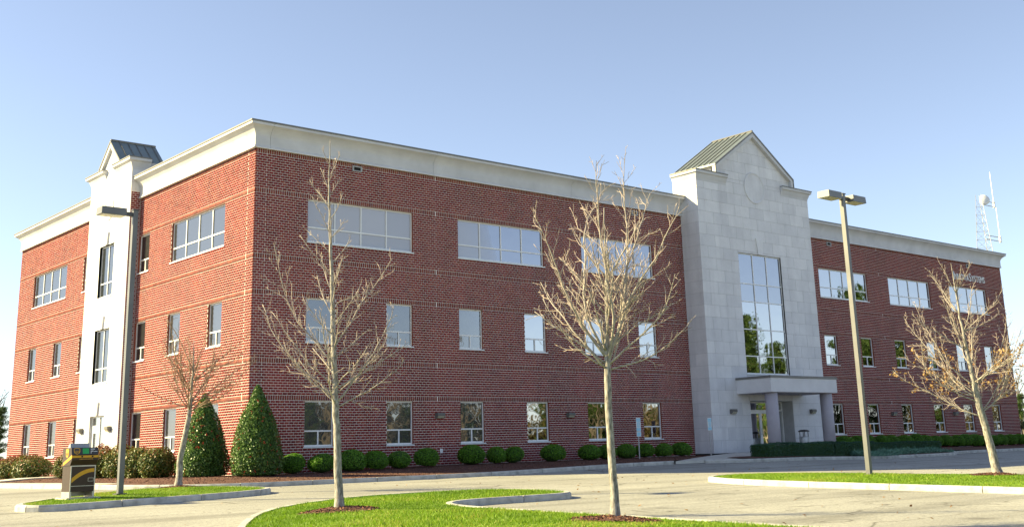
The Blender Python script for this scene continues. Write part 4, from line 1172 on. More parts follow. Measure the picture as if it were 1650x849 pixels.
# clipped hedges
def hedge(x0, x1, y0, y1, z0, z1, seed, label, name='clipped_hedge'):
    rs = np.random.RandomState(seed); parts = []
    cx, cy = (x0 + x1) / 2, (y0 + y1) / 2; lx, ly, lz = x1 - x0, y1 - y0, z1 - z0
    areas = [lx * lz, lx * lz, ly * lz, ly * lz, lx * ly]; n = int(1500 * sum(areas) ** .9)
    Ps, Ns = [], []
    for k, a in enumerate(areas):
        m = int(n * a / sum(areas)); u, v = rs.rand(m) - .5, rs.rand(m); w = rs.normal(size=m) * .016
        if k < 2:
            sg = -1 if k == 0 else 1; P = np.stack([u * lx, np.full(m, sg * ly / 2) + w - sg * .05 * (v > .93), v * lz], 1); N = np.tile([0, sg, .1], (m, 1))
        elif k < 4:
            sg = -1 if k == 2 else 1; P = np.stack([np.full(m, sg * lx / 2) + w, u * ly, v * lz], 1); N = np.tile([sg, 0, .1], (m, 1))
        else:
            P = np.stack([u * lx, (v - .5) * ly, np.full(m, lz) + w], 1); N = np.tile([0, 0, 1], (m, 1))
        P[:, 2] += .03 * np.sin(P[:, 0] * 1.7 + seed) * (P[:, 2] / lz); P[:, 1] += .03 * np.sin(P[:, 0] * 2.3)
        Ps.append(P); Ns.append(N)
    P, N = np.concatenate(Ps), np.concatenate(Ns).astype(float); n = len(P)
    V, F = leaf_quads(P, N, rs.uniform(.02, .036, n), rs, .55, .8)
    r = empty(name, (cx, cy, z0)); tag(r, label, 'hedge', 'low clipped hedges by the entrance')
    link('foliage', np_mesh('foliage', V, F, np.repeat(np.clip(.45 + .25 * rs.normal(size=n), 0, 1), 4)), 'hedge_leaf', r)
    m = MB(); m.box(-lx / 2 + .04, lx / 2 - .04, -ly / 2 + .04, ly / 2 - .04, 0.02, lz - .05); obj('branch_core', m, 'shrub_core', r)
hedge(23.5, 28.72, -6.2, -5.1, -0.36, 0.40, 3, 'long low clipped hedge in front of the entrance door')
hedge(28.85, 32.3, -6.2, -5.1, -0.36, 0.36, 4, 'shorter clipped hedge right of the long one, beside the juniper')
hedge(33.0, 42.0, -4.4, -3.3, -0.2, 0.27, 5, 'low dark hedge behind the lamp post in front of the boxwoods')
def juniper(x0, x1, y, z, h, seed, label):
    rs = np.random.RandomState(seed); n = 2600
    px = rs.uniform(x0, x1, n); py = y + rs.normal(size=n) * .28
    d = rs.normal(size=(n, 3)) * np.array([.8, .8, .25]); d[:, 2] = np.abs(d[:, 2]) + .25; d /= np.linalg.norm(d, axis=1)[:, None]
    base = np.stack([px, py, np.full(n, z) + rs.uniform(0, .7, n) * h * (.6 + .4 * np.sin(px * 2.1 + seed))], 1)
    L = rs.uniform(.14, .3, n)[:, None]; s = np.cross(d, rs.normal(size=(n, 3))); s /= np.linalg.norm(s, axis=1)[:, None]; w = .022
    c = np.array([(x0 + x1) / 2, y, z])
    V = np.stack([base - s * w, base + s * w, base + d * L + s * w * .3, base + d * L - s * w * .3], 1).reshape(-1, 3) - c
    r = empty('juniper_shrub', tuple(c)); tag(r, label, 'shrub', 'spreading blue green junipers')
    link('foliage', np_mesh('foliage', V, np.arange(n * 4).reshape(n, 4), np.repeat(rs.rand(n), 4)), 'juniper_leaf', r)
    m = MB()
    for k in range(10):
        xx = (x1 - x0) * (k / 9 - .5); m.tube([(xx * .2, 0, -.05), (xx * .7, rnd.uniform(-.2, .2), .1), (xx * .95, rnd.uniform(-.25, .25), h * .5)], [.025, .018, .008], 5)
    obj('stem', m, 'brown_twig', r)
juniper(29.9, 32.9, -6.75, -0.36, .32, 2, 'blue green spreading juniper left of the lamp post by the kerb')
juniper(32.6, 36.3, -6.1, -0.36, .36, 3, 'blue green spreading juniper just right of the lamp post')
juniper(36.0, 39.6, -5.9, -0.36, .30, 4, 'low juniper at the right tip of the planter')

# ------------------------------------------------------------------ trees
def grow(mb, p, d, L, r0, r1, seg, rs, wob=0.12, trop=0.06, sides=5):
    pts = [p.copy()]; rad = [r0]; d = d.normalized()
    for i in range(seg):
        d = (d + Vector(rs.normal(size=3)) * wob + Vector((0, 0, trop))).normalized()
        p = p + d * (L / seg); pts.append(p.copy()); rad.append(r0 + (r1 - r0) * (i + 1) / seg)
    mb.tube(pts, rad, sides)
    return pts, rad
def perp(d, ang, az):
    d = d.normalized(); a = d.cross(Vector((0.2, 0.1, 0.97)))
    if a.length < .1: a = d.cross(Vector((1, 0, 0)))
    a.normalize(); b = d.cross(a)
    return (d * math.cos(ang) + (a * math.cos(az) + b * math.sin(az)) * math.sin(ang)).normalized()
def twigs(mbT, pts, rad, rs, dens, Lmax, level, tips, tw=0.0052, ang=(25, 48)):
    n = len(pts); tot = sum((pts[i + 1] - pts[i]).length for i in range(n - 1))
    k = max(2, int(tot * dens)); az = rs.uniform(0, 6.3)
    for i in range(k):
        t = 0.16 + 0.84 * (i + rs.rand() * .6) / k; t = min(.999, t)
        f = t * (n - 1); j = int(f); q = pts[j].lerp(pts[j + 1], f - j); d = pts[j + 1] - pts[j]
        az += 2.2 + rs.uniform(-.5, .5)
        L = Lmax * (1.05 - .6 * t) * rs.uniform(.5, 1.2)
        dd = perp(d, math.radians(rs.uniform(*ang)), az)
        r = min(rad[j] * .6, tw * (1.7 if level > 1 else 1.0))
        pt, rd = grow(mbT, q, dd, L, max(r, tw * .9), tw * .6, 4 if L > .3 else 2, rs, .16, .10, 4 if level > 1 else 3)
        tips.append(pt[-1])
        if level > 1: twigs(mbT, pt, rd, rs, dens * 1.3, max(.09, L * .42), level - 1, tips, tw, ang)
def bare_tree(name, base, label, seed, trunk_pts, trunk_r, limbs, group, tw=0.0052, dens=7.5, sub=0.62, twmat='twig', leaves=0, lmat='limb_bark', lscale=0.64):
    """trunk_pts: polyline (relative); limbs: (height fraction along trunk polyline, azimuth deg, lift deg, length, radius)"""
    rs = np.random.RandomState(seed)
    root = empty(name, base); tag(root, label, 'tree', group)
    T_ = MB(); P = [Vector(p) for p in trunk_pts]
    fine = []
    fr = []
    for i in range(len(P) - 1):
        for k in range(5):
            t = k / 5; fine.append(P[i].lerp(P[i + 1], t) + Vector((rs.normal() * .006, rs.normal() * .006, 0))); fr.append(trunk_r[i] + (trunk_r[i + 1] - trunk_r[i]) * t)
    fine.append(P[-1]); fr.append(trunk_r[-1])
    fl = [f.copy() for f in fine]
    T_.tube([fl[0] - Vector((0, 0, .15))] + fl, [fr[0] * 1.65] + [r * (1 + .35 * math.exp(-max(0, q.z) * 9)) for r, q in zip(fr, fl)], 12)
    obj('trunk', T_, 'bark', root, True)
    Cb, Ct, tips = MB(), MB(), []
    tot = len(fine) - 1
    for hf, az, lift, L, r in limbs:
        f = hf * tot; j = min(int(f), tot - 1); q = fine[j].lerp(fine[j + 1], f - j)
        a = math.radians(az); l = math.radians(lift)
        d = Vector((math.cos(a) * math.cos(l), math.sin(a) * math.cos(l), math.sin(l)))
        pts, rad = grow(Cb, q, d, L, r * lscale, .0055, max(4, int(L * 5)), rs, .10, .055, 6)
        twigs(Ct, pts, rad, rs, dens, .18 + L * sub * .34, 2, tips, tw)
    obj('limbs', Cb, lmat, root, True)
    o = obj('crown', Ct, twmat, root)
    if leaves:
        idx = rs.choice(len(tips), leaves); low = []
        for i in idx:
            t = tips[i]
            if t.z < leaves_z: low.append(t)
        A = []
        for t in low:
            for _ in range(rs.randint(2, 6)): A.append((t.x + rs.normal() * .05, t.y + rs.normal() * .05, t.z + rs.normal() * .045))
        A = np.array(A); n = len(A)
        V, F = leaf_quads(A, sphere_dirs(n, rs), rs.uniform(.03, .058, n), rs, .6, .5)
        link('dry_leaves', np_mesh('dry_leaves', V, F, np.repeat(rs.rand(n), 4)), 'dry_leaf', root)
    return root
IR = -40.75                      # azimuth of "right" as the street side sees it
leaves_z = 3.6
GT = 'young bare trees in the lot islands'
zT = lambda isl, t: (t[0], t[1], ISLZ[isl](*t) + 0.02)
# T2: tall leader
rs0 = np.random.RandomState(3); L2 = []
for i in range(34):
    h = .29 + .64 * (i / 33) ** 1.15 + rs0.uniform(-.012, .012); t = (h - .29) / .64
    az = IR + i * 137.5 + rs0.uniform(-25, 25)
    L2.append((min(h, .965), az, 36 + 20 * t + rs0.uniform(-10, 10), (1.75 - 1.4 * t ** .75) * rs0.uniform(.6, 1.15) + .12, .024 - .013 * t))
L2 += [(.33, IR + 180, 42, 2.5, .03), (.31, IR + 5, 42, 2.2, .03), (.40, IR + 172, 60, 2.9, .028), (.45, IR + 8, 58, 2.2, .024), (.36, IR + 190, 30, 1.9, .024), (.35, IR - 8, 28, 1.7, .024)]
rgt = Vector((RIGHT[0], RIGHT[1], 0)).normalized()
def tp(r, z): return (rgt.x * r, rgt.y * r, z)
bare_tree('bare_tree', zT('near_island', T2), 'tall slim bare tree with a straight leader on the near grass island', 31,
          [tp(0, 0), tp(-.05, 1.2), tp(-.10, 2.1), tp(-.16, 3.4), tp(-.2, 4.6), tp(-.27, 6.0), tp(-.26, 7.25)], [.082, .07, .062, .05, .036, .02, .006], L2, GT, sub=.58)
# T3: multi limb vase
rs0 = np.random.RandomState(8); L3 = []
for i in range(18):
    az = IR + i * 137.5 + rs0.uniform(-15, 15); t = (i % 6) / 5
    L3.append((.44 + .36 * t, az, 34 + 26 * rs0.rand() + 12 * t, 1.6 * rs0.uniform(.75, 1.05) * (1 - .3 * t), .028))
L3 += [(.46, IR + 14, 64, 3.5, .045), (.48, IR + 168, 68, 3.4, .045), (.45, IR + 70, 66, 3.4, .042), (.47, IR - 60, 66, 3.4, .042), (.5, IR - 5, 60, 2.8, .04), (.49, IR + 184, 58, 2.7, .04),
       (.45, IR + 182, 24, 1.6, .028), (.44, IR - 4, 18, 1.6, .026), (.46, IR + 192, 42, 2.1, .032), (.46, IR - 12, 38, 2.0, .032)]
bare_tree('bare_tree', zT('near_island', T3), 'bare tree with a spreading vase crown nearest the camera on the grass', 15,
          [tp(0, 0), tp(-.02, 1.1), tp(-.03, 2.2), tp(.0, 3.0), tp(.03, 3.9), tp(.05, 5.1)], [.073, .063, .057, .039, .024, .007], L3, GT, sub=.60)
# T1: small broad crown, trunk leaning
rs0 = np.random.RandomState(11); L1 = []
for i in range(17):
    az = IR + i * 137.5 + rs0.uniform(-20, 20); t = (i % 5) / 4
    L1.append((.46 + .34 * t, az, 22 + 42 * rs0.rand(), 2.15 * rs0.uniform(.75, 1.15), .030))
L1 += [(.5, IR + 150, 50, 2.2, .03), (.52, IR + 30, 52, 2.3, .03), (.55, IR + 8, 24, 2.4, .026), (.5, IR + 5, 36, 2.3, .03), (.5, IR + 178, 36, 1.9, .03), (.5, IR + 180, 14, 1.7, .024), (.5, IR, 14, 1.9, .024)]
bare_tree('bare_tree', zT('left_island', T1), 'small bare tree with reddish brown twigs on the left grass island', 23,
          [tp(0, 0), tp(.03, .9), tp(.22, 1.95), tp(.26, 2.6), tp(.30, 3.4), tp(.28, 4.3)], [.10, .088, .075, .045, .028, .007], L1, GT, twmat='brown_twig', lmat='brown_twig', sub=.62)
# T4: big spreading crown with dry leaves
rs0 = np.random.RandomState(14); L4 = []
for i in range(24):
    az = IR + i * 137.5 + rs0.uniform(-20, 20); t = (i % 8) / 7
    L4.append((.37 + .52 * t, az, 12 + 38 * rs0.rand() + 16 * t, 3.0 * rs0.uniform(.7, 1.05) * (1 - .55 * t), .032 - .012 * t))
L4 += [(.34, IR + 180, 14, 2.7, .036), (.36, IR + 2, 26, 3.0, .04), (.45, IR + 176, 24, 3.0, .034), (.5, IR + 188, 34, 2.9, .03), (.5, IR - 4, 38, 2.6, .03), (.42, IR + 165, 20, 2.6, .03)]
bare_tree('bare_tree', zT('right_island', T4), 'bare tree holding scattered brown leaves on the right grass island', 17,
          [tp(0, 0), tp(-.12, .9), tp(-.28, 1.9), tp(-.40, 3.0), tp(-.52, 4.4), tp(-.60, 6.0)], [.125, .108, .095, .06, .034, .007], L4, GT, sub=.60, leaves=300)

# mulch rings under the trees
for isl, t in (('left_island', T1), ('near_island', T2), ('near_island', T3), ('right_island', T4)):
    ring = [(t[0] + (.72 + .07 * math.sin(3 * a) + .05 * math.sin(7 * a + 1)) * math.cos(a), t[1] + (.72 + .07 * math.sin(3 * a) + .05 * math.sin(7 * a + 1)) * math.sin(a)) for a in [2 * PI * k / 28 for k in range(28)]]
    z_ = ISLZ[isl]
    drape('tree_mulch_ring', ring, lambda x, y, z_=z_, t=t: z_(x, y) + .012 + .075 * max(0, 1 - math.hypot(x - t[0], y - t[1]) / .74), 'mulch_ground', .16)
# mulch chips
def chips(name, pts, seed):
    rs = np.random.RandomState(seed); P = np.array(pts); n = len(P)
    V, F = leaf_quads(P, np.tile([0, 0, 1.0], (n, 1)), rs.uniform(.015, .045, n), rs, .35, .55)
    o = link(name, np_mesh(name, V, F, np.repeat(rs.rand(n), 4)), 'mulch_chip'); tag(o, 'loose bark mulch chips', 'mulch', kind='stuff')
pts = []
for isl, t in (('left_island', T1), ('near_island', T2), ('near_island', T3), ('right_island', T4)):
    for _ in range(700):
        a, r = rnd.uniform(0, 2 * PI), .76 * math.sqrt(rnd.random()); x, y = t[0] + r * math.cos(a), t[1] + r * math.sin(a)
        pts.append((x, y, ISLZ[isl](x, y) + .02 + .075 * max(0, 1 - r / .74)))
for _ in range(9000):
    x, y = rnd.uniform(-5, 24), rnd.uniform(-5.5, 0)
    if inside((x, y), bed_front): pts.append((x, y, Zbed(x, y) + .008))
for _ in range(3500):
    x, y = rnd.uniform(-5, -.5), rnd.uniform(0, 22)
    pts.append((x, y, Zbed(x, y) + .008))
chips('bark_mulch', pts, 4)

rs = np.random.RandomState(5); A = []
while len(A) < 260:
    x, y = rs.uniform(-14, 26), rs.uniform(-34, -6)
    if any(inside((x, y), P) for P in (LEFT_ISL, NEAR_ISL, RIGHT_ISL)): continue
    A.append((x, y, Zp(x, y) + .012))
A = np.array(A); V, F = leaf_quads(A, np.tile([0, 0, 1.0], (len(A), 1)), rs.uniform(.025, .06, len(A)), rs, .6, .35)
o = link('fallen_leaves', np_mesh('fallen_leaves', V, F, np.repeat(rs.rand(len(A)), 4)), 'dry_leaf'); tag(o, 'small dry leaves scattered over the asphalt', 'leaves', kind='stuff')

# grass blades
def grass(nm, poly, zf, trees, dens, seed):
    rs = np.random.RandomState(seed); xs_ = [p[0] for p in poly]; ys_ = [p[1] for p in poly]
    pts = []; A = (max(xs_) - min(xs_)) * (max(ys_) - min(ys_))
    # coarse height lookup
    x0, y0, st = min(xs_), min(ys_), .4
    nx, ny = int((max(xs_) - x0) / st) + 2, int((max(ys_) - y0) / st) + 2
    H = np.zeros((nx, ny)); I = np.zeros((nx, ny), bool)
    for i in range(nx):
        for j in range(ny):
            H[i, j] = zf(x0 + i * st, y0 + j * st); I[i, j] = inside((x0 + i * st, y0 + j * st), poly)
    n = int(A * dens); X = rs.uniform(min(xs_), max(xs_), n); Y = rs.uniform(max(min(ys_), -33.5), max(ys_), n)
    if min(ys_) < -33.5:
        n = int(n * (max(ys_) + 33.5) / (max(ys_) - min(ys_))); X, Y = X[:n], Y[:n]
    pj = np.array(poly); ins = np.zeros(n, bool); j = len(pj) - 1
    for i in range(len(pj)):
        xi, yi = pj[i]; xj, yj = pj[j]
        c = ((yi > Y) != (yj > Y)) & (X < (xj - xi) * (Y - yi) / ((yj - yi) + 1e-12) + xi); ins ^= c; j = i
    for t in trees: ins &= np.hypot(X - t[0], Y - t[1]) > .68
    X, Y = X[ins], Y[ins]; n = len(X)
    fi = np.clip((X - x0) / st, 0, nx - 2); fj = np.clip((Y - y0) / st, 0, ny - 2); i, j = fi.astype(int), fj.astype(int); a, b = fi - i, fj - j
    Z = H[i, j] * (1 - a) * (1 - b) + H[i + 1, j] * a * (1 - b) + H[i, j + 1] * (1 - a) * b + H[i + 1, j + 1] * a * b
    h = rs.uniform(.02, .052, n) * (1 + .8 * lump(np.stack([X, Y, X * 0], 1), seed + 2, 2.0)); an = rs.uniform(0, 2 * PI, n); w = rs.uniform(.005, .010, n)
    tx, ty = rs.normal(size=n) * .02, rs.normal(size=n) * .02
    V = np.stack([np.stack([X - np.cos(an) * w, Y - np.sin(an) * w, Z - .005], 1), np.stack([X + np.cos(an) * w, Y + np.sin(an) * w, Z - .005], 1), np.stack([X + tx, Y + ty, Z + h], 1)], 1).reshape(-1, 3)
    pn = lump(np.stack([X, Y, X * 0], 1), seed, 1.1) + .7 * lump(np.stack([X, Y, X * 0], 1), seed + 5, 3.5)
    tt = np.clip(.5 + .22 * rs.normal(size=n) + .55 * pn, 0, 1)
    o = link(nm + '_grass', np_mesh('grass', V, np.arange(n * 3).reshape(n, 3), np.repeat(tt, 3)), 'grass_blade')
    tag(o, 'bright mown grass on the ' + nm.replace('_', ' '), 'grass', kind='stuff')
for i, (nm, P, zf, tr) in enumerate(grass_jobs): grass(nm, P, zf, tr, (900, 1100, 600)[i], 70 + i)

# ------------------------------------------------------------------ lamp posts
def lamp_post(base, top, heads, label, name='lamp_post'):
    r = empty(name, base); tag(r, label, 'lamp post', 'square lamp posts in the lot')
    H = top - base[2]; s = .068
    m = MB(); m.box(-s, s, -s, s, -.05, H); obj('pole', m, 'bronze_pole', r)
    m = MB(); m.box(-s - .02, s + .02, -s - .02, s + .02, H + .001, H + .03); obj('pole_cap', m, 'dark_metal', r)
    m = MB(); m.box(-.14, .14, -.14, .14, -.06, .03); obj('base_plate', m, 'dark_metal', r)
    for sx in heads:
        m = MB(); x0, x1 = sorted((sx * s, sx * .30)); m.box(x0, x1, -.045, .045, H - .17, H - .06); a = obj('arm', m, 'dark_metal', r)
        x0, x1 = sorted((sx * .30, sx * 1.0))
        m = MB(); d = .03
        m.hexa([(x0, -.21, H - .20), (x1, -.21, H - .20), (x1, .21, H - .20), (x0, .21, H - .20), (x0 + .01, -.2, H + .0), (x1 - .01, -.2, H + .0), (x1 - .01, .2, H + .0), (x0 + .01, .2, H + .0)])
        h = obj('lamp_head', m, 'bronze_pole', r)
        m = MB(); m.box(x0 + .03, x1 - .03, -.18, .18, H - .212, H - .2005); obj('lens', m, 'lens', h)
lamp_post((-8.8, -10.0, ISLZ['left_island'](-8.8, -10.0)), 7.16, (-1,), 'tall square lamp post with a single lamp head on the left island')
lamp_post((9.32, -20.63, ISLZ['right_island'](9.32, -20.63)), 7.86, (-1, 1), 'tall square lamp post with two lamp heads on the right island')

# ------------------------------------------------------------------ parcel drop box
px_, py_ = -10.06, -10.46
pz = ISLZ['left_island'](px_, py_) + .01
r = empty('parcel_drop_box', (px_, py_, pz)); tag(r, 'brown and gold parcel drop box on the left grass island', 'drop box')
W, D = .62, .55
m = MB(); m.box(-.42, .42, -.42, .38, -.08, .03); obj('base_pad', m, 'concrete', r)
m = MB()
for sx in (-1, 1): m.box(sx * W / 2 - (.05 if sx > 0 else 0), sx * W / 2 + (.05 if sx < 0 else 0), -D / 2, D / 2, .031, .17)
m.box(-W / 2 + .05, W / 2 - .05, D / 2 - .06, D / 2, .06, .17); obj('base_frame', m, 'box_alu', r)
m = MB(); m.box(-W / 2, W / 2, -D / 2, D / 2, .171, .80); cab = obj('cabinet', m, 'box_brown', r)
m = MB()
for sx in (-1, 1): m.box(sx * W / 2 - (.022 if sx > 0 else 0), sx * W / 2 + (.022 if sx < 0 else 0), -D / 2 - .012, -D / 2 - .001, .171, .80)
m.box(-W / 2 + .023, W / 2 - .023, -D / 2 - .012, -D / 2 - .001, .775, .80); m.box(-W / 2 + .023, W / 2 - .023, -D / 2 - .010, -D / 2 - .001, .30, .312)
obj('edge_trim', m, 'box_alu', cab)
m = MB(); m.box(-W / 2 + .03, W / 2 - .03, -D / 2 - .008, -D / 2 - .001, .318, .77); dr = obj('cabinet_door', m, 'box_brown', cab)
# gold swoosh on the door
m = MB(); N = 10
for i in range(N):
    def yy(t): return (.36 + .26 * (1 - (1 - t) ** 1.9), .47 + .235 * (1 - (1 - t) ** 2.2))
    a, b = i / N, (i + 1) / N; xa, xb = -W / 2 + .032 + a * (W - .064), -W / 2 + .032 + b * (W - .064)
    (l0, u0), (l1, u1) = yy(a), yy(b)
    m.quad((xa, -D / 2 - .0095, l0 + .02), (xb, -D / 2 - .0095, l1 + .02), (xb, -D / 2 - .0095, u1 + .02), (xa, -D / 2 - .0095, u0 + .02))
obj('gold_swoosh', m, 'box_gold', dr)
m = MB()
for q in ((.13, .27, .41, .418), (.13, .27, .487, .495), (.13, .138, .418, .487), (.262, .27, .418, .487)): m.box(q[0], q[1], -D / 2 - .013, -D / 2 - .0085, q[2], q[3])
obj('door_label', m, 'box_alu', dr)
# upper housing: leans forward
m = MB()
prof = [(-D / 2 - .01, .83), (-D / 2 - .09, .93), (-D / 2 - .09, 1.04), (-D / 2 - .07, 1.06), (-D / 2 - .03, 1.23), (D / 2, 1.23), (D / 2, .801), (-D / 2, .801)]
pts0 = [(-W / 2 - .02, y, z) for y, z in prof]; m.prism(pts0, (W + .04, 0, 0)); hd = obj('housing', m, 'box_brown', r)
m = MB(); a0, a1 = prof[3], prof[4]
def fp(x, t, o=.004):
    y = a0[0] + (a1[0] - a0[0]) * t; z = a0[1] + (a1[1] - a0[1]) * t; return (x, y - o, z)
m.quad(fp(-W / 2 - .02, .02), fp(W / 2 + .02, .02), fp(W / 2 + .02, 1), fp(-W / 2 - .02, 1)); fpn = obj('front_panel', m, 'box_dark', hd)
m = MB(); m.quad(fp(-.06, .12, .006), fp(.10, .12, .006), fp(.10, .9, .006), fp(-.06, .9, .006)); obj('green_notice', m, 'box_green', fpn)
m = MB()
for x0, x1, t0, t1 in ((.14, .25, .74, .82), (.14, .21, .44, .54), (.22, .31, .40, .46), (.14, .16, .18, .3)): m.quad(fp(x0, t0, .006), fp(x1, t0, .006), fp(x1, t1, .006), fp(x0, t1, .006))
obj('notice_text', m, 'white_paint', fpn)
def shield(w, h):
    pts = [(-w, h * .75)]
    for k in range(7): a = -1 + 2 * k / 6; pts.append((a * w, h * .75 + h * .25 * (1 - a * a)))
    pts += [(w, -h * .2), (w * .75, -h * .62), (0, -h), (-w * .75, -h * .62), (-w, -h * .2)]
    return pts[1:]
m = MB(); S = shield(.078, .082)
i0 = len(m.v)
S1 = [fp(-.20 + x, .5 + z / .172, .006) for x, z in S]; S2 = [fp(-.20 + x * .82, .5 + z * .82 / .172, .006) for x, z in S]
m.v = S1 + S2; m.t = [0] * len(m.v); n = len(S)
m.f = [(i, (i + 1) % n, (i + 1) % n + n, i + n) for i in range(n)]
obj('shield_emblem', m, 'box_gold', fpn)
me = text_mesh('ups', .105); o = link('emblem_letters', me, 'box_gold', fpn); o.location = fp(-.27, .30, .006); o.rotation_euler = (math.radians(77), 0, 0); o.scale = (.95, 1, 1)
m = MB(); m.box(-W / 2 - .021, W / 2 + .021, -D / 2 - .096, -D / 2 - .088, .985, 1.04); obj('gold_band', m, 'box_gold', hd)
m = MB()
for x in (-.1, .16):
    m = MB(); m.box(x, x + .04, -D / 2 - .105, -D / 2 - .0965, .995, 1.03); obj('lock', m, 'black_void', hd)
m = MB()
for k in range(10): m.box(-.14 + k * .034, -.14 + k * .034 + .024, -D / 2 - .0925, -D / 2 - .0905, .945, .96)
obj('instruction_text', m, 'box_gold', hd)
# side panel emblem and stripe
m = MB(); xs0 = -W / 2 - .0235
m.quad((xs0, D / 2 - .06, .80), (xs0, D / 2 - .06, .87), (xs0, -D / 2 - .085, 1.06), (xs0, -D / 2 - .085, .97)); obj('side_stripe', m, 'box_gold', hd)
m = MB(); S = [(x, z) for x, z in shield(.10, .115)]
m.v = [(xs0 - .001, -.04 - x, 1.10 + z) for x, z in S]; m.t = [0] * len(S); m.f = [tuple(range(len(S)))]; obj('side_emblem', m, 'box_gold', hd)
me = text_mesh('ups', .115); o = link('side_letters', me, 'box_brown', hd); o.location = (xs0 - .003, .045, 1.055); o.rotation_euler = (PI / 2, 0, -PI / 2)
m = MB(); m.hexa([(-W / 2 + .06, 0.0, 1.231), (W / 2 - .08, 0.0, 1.231), (W / 2 - .08, .2, 1.231), (-W / 2 + .06, .2, 1.231), (-W / 2 + .06, .02, 1.34), (W / 2 - .08, .02, 1.34), (W / 2 - .08, .06, 1.34), (-W / 2 + .06, .06, 1.34)])
obj('paper_holder', m, 'grey_paper', hd)

# ------------------------------------------------------------------ signs, litter bin
def parking_sign(x, y, h, label, lower):
    z = Zbed(x, y); r = empty('parking_sign', (x, y, z)); tag(r, label, 'sign', 'accessible parking signs on posts')
    m = MB(); m.tube([(0, 0, -.1), (0, 0, h)], [.028, .028], 8); obj('post', m, 'silver_post', r)
    def plate(z0, z1, mat, w=.15, o=.03, nm='sign_plate', par=r):
        m = MB(); m.box(-w, w, -o - .004, -o, z0, z1); return obj(nm, m, mat, par)
    p = plate(h - .62, h, 'white_paint')
    for z0, z1 in ((h - .13, h - .03), (h - .19, h - .145), (h - .6, h - .46)): plate(z0, z1, 'sign_blue', .135, .036, 'blue_panel', p)
    sy = plate(h - .43, h - .21, 'sign_blue', .09, .036, 'symbol_panel', p)
    m = MB(); cx, cz, yv = 0.0, h - .345, -.045
    N = 14
    ring = [(cx + .052 * math.cos(2 * PI * k / N), yv, cz + .052 * math.sin(2 * PI * k / N)) for k in range(N)] ; rin = [(cx + .036 * math.cos(2 * PI * k / N), yv, cz + .036 * math.sin(2 * PI * k / N)) for k in range(N)]
    for k in range(N):
        if k in (1, 2, 3): continue
        m.quad(ring[k], ring[(k + 1) % N], rin[(k + 1) % N], rin[k])
    m.quad((-.012, yv, cz), (.012, yv, cz), (.012, yv, cz + .085), (-.012, yv, cz + .085)); m.quad((-.012, yv, cz + .01), (.05, yv, cz + .01), (.05, yv, cz + .03), (-.012, yv, cz + .03))
    m.quad((.04, yv, cz - .05), (.06, yv, cz - .05), (.05, yv, cz + .03), (.03, yv, cz + .03)); m.quad((-.016, yv, cz + .09), (.016, yv, cz + .09), (.016, yv, cz + .12), (-.016, yv, cz + .12))
    obj('wheelchair_symbol', m, 'white_paint', sy)
    if lower:
        p2 = plate(h - .86, h - .64, 'white_paint')
        plate(h - .84, h - .66, 'sign_blue', .12, .036, 'blue_panel', p2)
parking_sign(18.95, -2.2, 1.86, 'taller blue and white parking sign on a post among the boxwoods', True)
parking_sign(24.6, -1.75, 1.84, 'blue and white parking sign on a post beside the entrance tower', False)
r = empty('litter_bin', (32.0, -2.1, zent(32.0, -2.1))); tag(r, 'grey litter bin with a dark hood beside the entrance door', 'litter bin')
m = MB(); m.lathe([(.24, 0), (.26, .02), (.27, .68), (.25, .72)], 18); obj('bin_body', m, 'galvanised', r, True)
m = MB()
for a in (45, 135, 225, 315):
    m = MB(); m.tube([(.22 * math.cos(math.radians(a)), .22 * math.sin(math.radians(a)), .7), (.22 * math.cos(math.radians(a)), .22 * math.sin(math.radians(a)), .98)], [.022, .022], 6); obj('hood_post', m, 'dark_metal', r)
m = MB(); m.lathe([(.3, .97), (.3, 1.02), (.2, 1.07), (.02, 1.09)], 18); obj('hood', m, 'dark_metal', r, True)

# ------------------------------------------------------------------ far trees and the tree line that the panes mirror
def wood_tree_mesh(seed, H, spread):
    rs = np.random.RandomState(seed); mbT, mbC = MB(), MB()
    tr, rd = grow(mbT, Vector((0, 0, -.3)), Vector((0, 0, 1)), H * .8, H * .018, H * .004, 8, rs, .03, .02, 8)
    tips = []
    for i in range(16):
        t = .28 + .7 * i / 15; f = t * 7.99; j = int(f); q = tr[j].lerp(tr[j + 1], f - j)
        a = i * 2.4 + rs.uniform(-.4, .4); l = math.radians(28 + 35 * t)
        pts, rad = grow(mbC, q, Vector((math.cos(a) * math.cos(l), math.sin(a) * math.cos(l), math.sin(l))), spread * (1.05 - .6 * t), H * .007, H * .0016, 5, rs, .12, .05, 5)
        twigs(mbC, pts, rad, rs, 9 / spread * 1.2, spread * .36, 2, tips, H * .0016, (25, 50))
    a, b = mbT.mesh('trunk', True), mbC.mesh('crown'); a.materials.append(MATS['far_bark']); b.materials.append(MATS['far_bark'])
    return a, b
